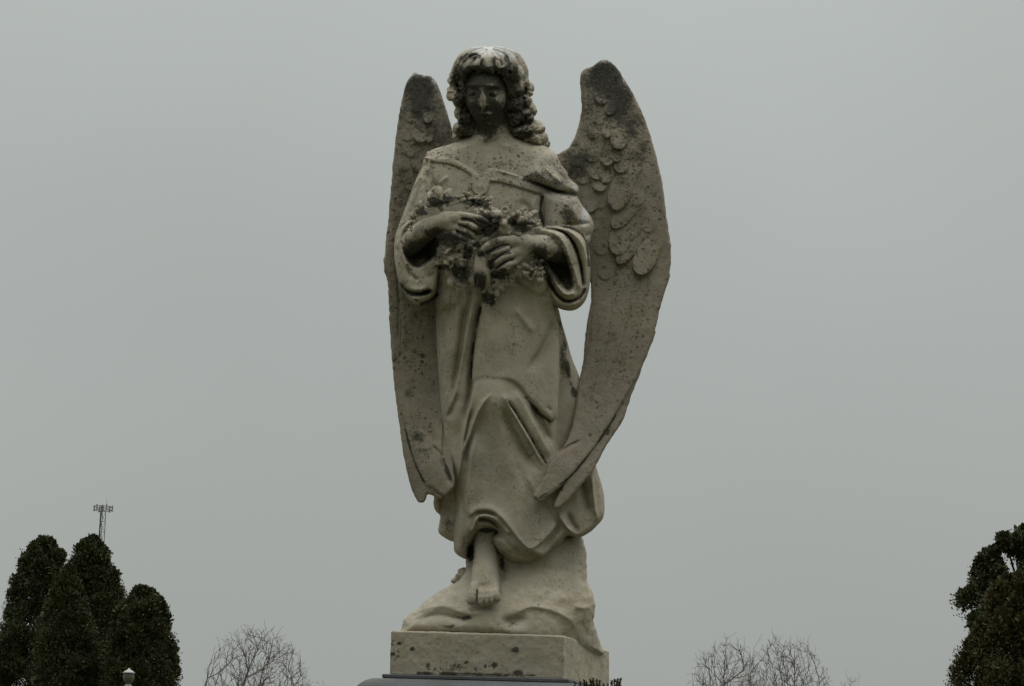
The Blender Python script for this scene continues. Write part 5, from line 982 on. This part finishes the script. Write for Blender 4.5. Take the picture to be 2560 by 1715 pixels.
evergreen(60, cv(U_, (2420, 10), (2330, 45), (2260, 68), (2190, 78), (2150, 130), (2105, 175), (2080, 240), (1992, 262), (1988, 310), (1942, 335), (1945, 370), (1975, 410), (1965, 465), (1895, 480), (1850, 550), (1845, 610), (1900, 650), (1960, 690), (1910, 715), (1900, 745), (1960, 790), (1990, 860), (1980, 1000), (1960, 1200)),
          cv(U_, (2420, 10), (2500, 60), (2600, 200), (2680, 400), (2720, 700), (2740, 1200)), 'tall open evergreen with ragged lumpy outline at the right edge', 21, M_ARB, 260, 560, leaf=0.056, cl=0.44, open_=0.6, name='evergreen_tree', taper=0.4)
evergreen(55, cv(U_, (2400, 300), (2330, 335), (2260, 350), (2170, 410), (2120, 480), (2070, 560), (2040, 660), (1980, 690), (1950, 770), (1900, 850), (1885, 960), (1825, 1015), (1840, 1130), (1820, 1300)),
          cv(U_, (2400, 300), (2500, 340), (2600, 500), (2680, 800), (2700, 1300)), 'denser dark evergreen tree in front of the tall one at the right edge', 22, M_ARB2, 340, 620, leaf=0.050, cl=0.46, open_=0.5, name='evergreen_tree', taper=0.4)

def bare_tree(dist, ground_px, top_py, px0, px1, n_tip, label, seed, nstem=5, group=None, name='bare_tree', tip=0.0060, low=0.30, boxy=2.4):
    """stems that fork towards many twig tips filling a rounded crown; every new shoot leaves the nearest wood below it"""
    rs = np.random.RandomState(seed); base = at(ground_px, HOR, dist); base = Vector((base.x, dist, 0)); H = at(0.5*(px0+px1), top_py, dist).z
    xl, xr = at(px0, top_py, dist).x-base.x, at(px1, top_py, dist).x-base.x; cxx, rx = 0.5*(xl+xr), 0.5*(xr-xl); zc = low*H+0.42*(H-low*H); rz = H-zc
    root = empty(name, base, label, 'tree', group)
    lump = rs.randn(9, 3); lump /= np.linalg.norm(lump, axis=1)[:, None]; lump[:, 2] = abs(lump[:, 2])
    q = rs.randn(n_tip, 3); q /= np.linalg.norm(q, axis=1)[:, None]; q[:, 2] = np.where(q[:, 2] < -0.35, -q[:, 2], q[:, 2]); q /= ((np.abs(q)**boxy).sum(1)**(1/boxy))[:, None]
    bump = 0.86+0.16*np.clip((q @ lump.T).max(1)*2-1, 0, 1)+0.03*rs.randn(n_tip); R = (1-0.75*rs.rand(n_tip)**2.0)*bump
    T = np.stack([cxx+q[:, 0]*rx*R, q[:, 1]*rx*R, zc+q[:, 2]*rz*R], 1); far = np.argsort(-R)[:n_tip//2]; rs.shuffle(far); rest = np.setdiff1d(np.arange(n_tip), far); rs.shuffle(rest); T = np.concatenate([T[far[:60]], T[rest], T[far[60:]]])
    P = [np.array([0, 0, -0.2])]; par = [-1]; G = [np.array([0, 0, 1.0])]
    def shoot(i, t, step, jit):
        p = P[i]; L = np.linalg.norm(t-p); n = max(2, int(L/step)); side = rs.randn(3)*L*0.035
        for k in range(1, n+1):
            f_ = k/n; pt = p+(t-p)*f_+side*math.sin(math.pi*f_)+np.array([0, 0, -0.04*L*math.sin(math.pi*f_)])+rs.randn(3)*jit*(k < n); g_ = pt-(p if k == 1 else P[-1]); G.append(g_/(np.linalg.norm(g_)+1e-9)); P.append(pt); par.append(i if k == 1 else len(P)-2)
    for k in range(nstem):
        a = k/max(1, nstem-1)*2-1 if nstem > 1 else 0; shoot(0, np.array([cxx+a*rx*0.42, rs.uniform(-.4, .4)*rx, low*H*rs.uniform(1.0, 1.25)]), 0.5, 0.03)
    for t in T:
        A = np.array(P); dv = t-A; dd = np.linalg.norm(dv, axis=1); cs = (dv*np.array(G)).sum(1)/(dd+1e-6); cost = dd*(1+2.6*np.clip(0.86-cs, 0, None))+np.clip(0.5*dd-dv[:, 2], 0, None)*0.8+np.where(A[:, 2] < low*H*0.5, 50, 0); i = int(np.argmin(cost)); shoot(i, t, 0.30, 0.012)
    for i in [j for j in range(len(P)) if j > 20 and rs.rand() < 0.16]:      # short side twigs
        v = P[i]-P[par[i]]; v = v/(np.linalg.norm(v)+1e-6)+rs.randn(3)*0.7; v /= np.linalg.norm(v); q0 = P[i]+v*rs.uniform(0.15, 0.4); P.append(q0); par.append(i)
    P = np.array(P); par = np.array(par); cnt = np.zeros(len(P)); ch = np.bincount(par[1:], minlength=len(P)); cnt[ch == 0] = 1
    for i in range(len(P)-1, 0, -1): cnt[par[i]] += cnt[i]
    r = tip*np.maximum(cnt, 1)**0.36; segs = [(P[par[i]], P[i], min(r[par[i]], r[i]*1.5), r[i]) for i in range(1, len(P))]
    big = [s_ for s_, i in zip(segs, range(1, len(P))) if cnt[i] > n_tip*0.06]; fine = [s_ for s_, i in zip(segs, range(1, len(P))) if cnt[i] <= n_tip*0.06]
    V, Q = tubes(big, 7); obj('trunk', np_mesh('trunk', V, Q), M_TWIG, root); V, Q = tubes(fine, 3); obj('crown', np_mesh('crown', V, Q), M_TWIG, root)
    print('bare', len(big), len(fine), round(time.time()-T0, 1)); return root
bare_tree(100, 650, 1576, 514, 795, 2600, 'leafless grey-brown tree with a wide fan of twigs, between the left evergreens and the monument', 31, 6, boxy=2.8)
bare_tree(112, 1822, 1602, 1712, 1930, 2400, 'leafless rounded tree with fine grey twigs, left one of the pair on the right', 32, 4, group='leafless trees on the right')
bare_tree(118, 1960, 1596, 1840, 2092, 2800, 'leafless rounded tree with fine grey twigs, right one of the pair on the right', 33, 5, group='leafless trees on the right')
bare_tree(150, 2125, 1680, 2085, 2175, 300, 'small distant leafless tree whose twigs just show at the lower right', 34, 2)
bare_tree(175, 805, 1698, 762, 845, 260, 'small distant leafless tree whose twigs just show left of the monument', 35, 2)

# ============================ lattice mast
M_GALV = simple('galvanised_steel', (0.20, 0.21, 0.22), 0.55, 0.2, 5, 0.3)
M_PANEL = simple('antenna_grey', (0.32, 0.33, 0.33), 0.6, 0.1, 3)
DT = 420.0; tb = at(204, HOR, DT); tb = Vector((tb.x, DT, 0)); tower = empty('lattice_mast', tb, 'thin steel lattice mast with a ring of antennas rising behind the left evergreens', 'mast')
u = DT/FPX; zt = at(250, 1277, DT).z; hw_t, hw_b = 6.2*u, 12*u; segs = []; nb = 34
def leg(k, t): a = math.radians(30+120*k); h = hw_b+(hw_t-hw_b)*t; return (math.cos(a)*h*1.15, math.sin(a)*h*1.15, zt*t)
for i in range(nb):
    t0, t1 = i/nb, (i+1)/nb
    for k in range(3): segs.append((leg(k, t0), leg(k, t1), 0.07, 0.07)); segs.append((leg(k, t0), leg((k+1) % 3, t1), 0.035, 0.035)); segs.append((leg(k, t1), leg((k+1) % 3, t1), 0.03, 0.03))
V, Q = tubes(segs, 5); obj('lattice', np_mesh('lattice', V, Q), M_GALV, tower)
V, Q = tubes([((leg(1, 0)[0]+0.1, -0.3, 0), (leg(1, 1)[0]+0.1, -0.2, zt), 0.16, 0.14)], 6); obj('cable_run', np_mesh('cable_run', V, Q), simple('dark_cables', (0.05, 0.055, 0.065)), tower)
segs = []
for zz in (zt+0.12, zt+0.75):
    P = [(math.cos(math.radians(a))*1.55, math.sin(math.radians(a))*1.55, zz) for a in (0, 60, 120, 180, 240, 300)]
    for k in range(6): segs.append((P[k], P[(k+1) % 6], 0.06, 0.06))
    for k in (0, 2, 4): segs.append(((0, 0, zz), P[k], 0.05, 0.05))
V, Q = tubes(segs, 5); obj('antenna_frame', np_mesh('antenna_frame', V, Q), M_GALV, tower)
def boxm(name, c, s_, mat, parent, bev=0.0):
    bm = bmesh.new(); bmesh.ops.create_cube(bm, size=1.0)
    for v in bm.verts: v.co = Vector((c[0]+v.co.x*s_[0], c[1]+v.co.y*s_[1], c[2]+v.co.z*s_[2]))
    if bev: bmesh.ops.bevel(bm, geom=bm.edges[:], offset=bev, segments=2, affect='EDGES')
    me = bpy.data.meshes.new(name); bm.to_mesh(me); bm.free(); return obj(name, me, mat, parent)
for a in (5, 55, 125, 178, 235, 300): boxm('panel_antenna', (math.cos(math.radians(a))*1.6, math.sin(math.radians(a))*1.6, zt+0.45), (0.26, 0.16, 1.1), M_PANEL, tower, 0.03)
boxm('equipment_box', (-0.2, 0, zt+0.55), (0.5, 0.5, 0.9), M_GALV, tower, 0.05)
V, Q = tubes([((0.5, 0, zt), (0.55, 0, zt+2.2), 0.035, 0.02), ((-0.1, 0, zt), (-0.1, 0, zt+1.3), 0.06, 0.05)], 5); obj('whip_antenna', np_mesh('whip_antenna', V, Q), M_GALV, tower)

# ============================ lamp post
def lathe(name, prof, mat, parent, n=24, smooth=True):
    V = []; Q = []
    for r, z in prof:
        for k in range(n): a = 2*math.pi*k/n; V.append((r*math.cos(a), r*math.sin(a), z))
    for i in range(len(prof)-1):
        for k in range(n): Q.append((i*n+k, i*n+(k+1) % n, (i+1)*n+(k+1) % n, (i+1)*n+k))
    return obj(name, np_mesh(name, np.array(V), np.array(Q), smooth), mat, parent)
DL = 44.0; uL = DL/FPX; lb = at(320, 1720, DL); zl0 = at(320, 1682, DL).z
lamp = empty('post_lamp', (lb.x, DL, 0), 'small post-top lamp with a pale conical cap in front of the left evergreens', 'lamp')
M_CAPW = simple('pale_metal_cap', (0.26, 0.27, 0.26), 0.5, 0.08, 10); M_GLOBE, t_, b_ = new_mat('milky_globe'); b_.inputs['Base Color'].default_value = (0.11, 0.10, 0.07, 1); b_.inputs['Roughness'].default_value = 0.25
M_POST = simple('dark_post', (0.12, 0.12, 0.11), 0.5)
c_ = lambda r, y: (r*uL, zl0+(1682-y)*uL)
rim = lathe('cap', [c_(14.5, 1684.5), c_(15.5, 1683.5), c_(15.5, 1682.2), c_(13, 1680), c_(9, 1676.5), c_(4.5, 1674.6), c_(3, 1672.6), c_(1.2, 1670.4), c_(0.01, 1670)], M_CAPW, lamp)
lathe('globe', [c_(13.2, 1685.5), c_(13.8, 1690), c_(13.4, 1697), c_(10.5, 1704), c_(6.5, 1708), c_(5, 1709)], M_GLOBE, lamp)
lathe('collar', [c_(4, 1708.5), c_(5.5, 1710), c_(9, 1713), c_(9, 1720), c_(6, 1724), (0.045, zl0-0.5)], M_CAPW, lamp)
lathe('post', [(0.045, zl0-0.49), (0.05, 1.0), (0.07, 0.6), (0.10, 0.15), (0.12, 0.0)], M_POST, lamp)

# ============================ shrub beside the pedestal
rs = np.random.RandomState(9); sx0 = at(1500, 1700, D0-0.28)
sh = empty('evergreen_shrub', (sx0.x, D0-0.28, 0), 'dark spiky evergreen shrub tips poking up at the right corner of the pedestal', 'shrub')
V_, segs, top_z = [], [], at(1500, 1712, D0-0.28).z
tips = [(1438, 1707), (1450, 1705), (1461, 1701), (1466, 1705), (1476, 1700), (1484, 1696), (1491, 1700), (1499, 1704), (1508, 1709), (1529, 1703), (1537, 1701), (1544, 1698), (1551, 1694), (1541, 1705), (1532, 1709), (1519, 1713), (1478, 1705), (1549, 1703), (1494, 1708)]
tipw = [np.array(at(x+rs.uniform(-1, 1), y, D0-0.36+rs.uniform(-.06, .10)))-np.array([sx0.x, D0-0.28, 0]) for x, y in tips]
for i in range(420):
    a, t = rs.rand()*6.28, rs.rand(); r = 0.17*math.sqrt(rs.rand())*(1.15-0.55*t); tipw.append(np.array([math.cos(a)*r, -0.02+math.sin(a)*r, 0.35+t*(top_z-0.47)]))
for tp in tipw:
    b0 = np.array([tp[0]*0.6, tp[1]*0.55, max(0.1, tp[2]-0.28)]); segs += [(b0, tp, 0.005, 0.0015)]
    for q in range(110):
        t = 0.25+0.75*rs.rand()**0.7; c = b0+(tp-b0)*t; d = (tp-b0); d /= np.linalg.norm(d); e = rs.randn(3); e -= d*e.dot(d); e /= np.linalg.norm(e)+1e-6; dd = d*0.8+e*0.75; dd /= np.linalg.norm(dd); L = (0.026 if tp[2] < top_z-0.06 else 0.016)*(1.2-t)+0.006; w = np.cross(dd, e)*0.0034; w2 = c+dd*L
        V_ += [c+w, c-w, w2-w*0.6, w2+w*0.6]
segs.append((np.array([0, 0, 0]), np.array([0, 0, 1.2]), 0.03, 0.012))
V, Q = tubes(segs, 4); obj('trunk', np_mesh('trunk', V, Q), M_BARK, sh); V_ = np.array(V_); obj('crown', np_mesh('crown', V_, np.arange(len(V_)).reshape(-1, 4), False), M_ARB2, sh)
print('total script', round(time.time()-T0, 1))
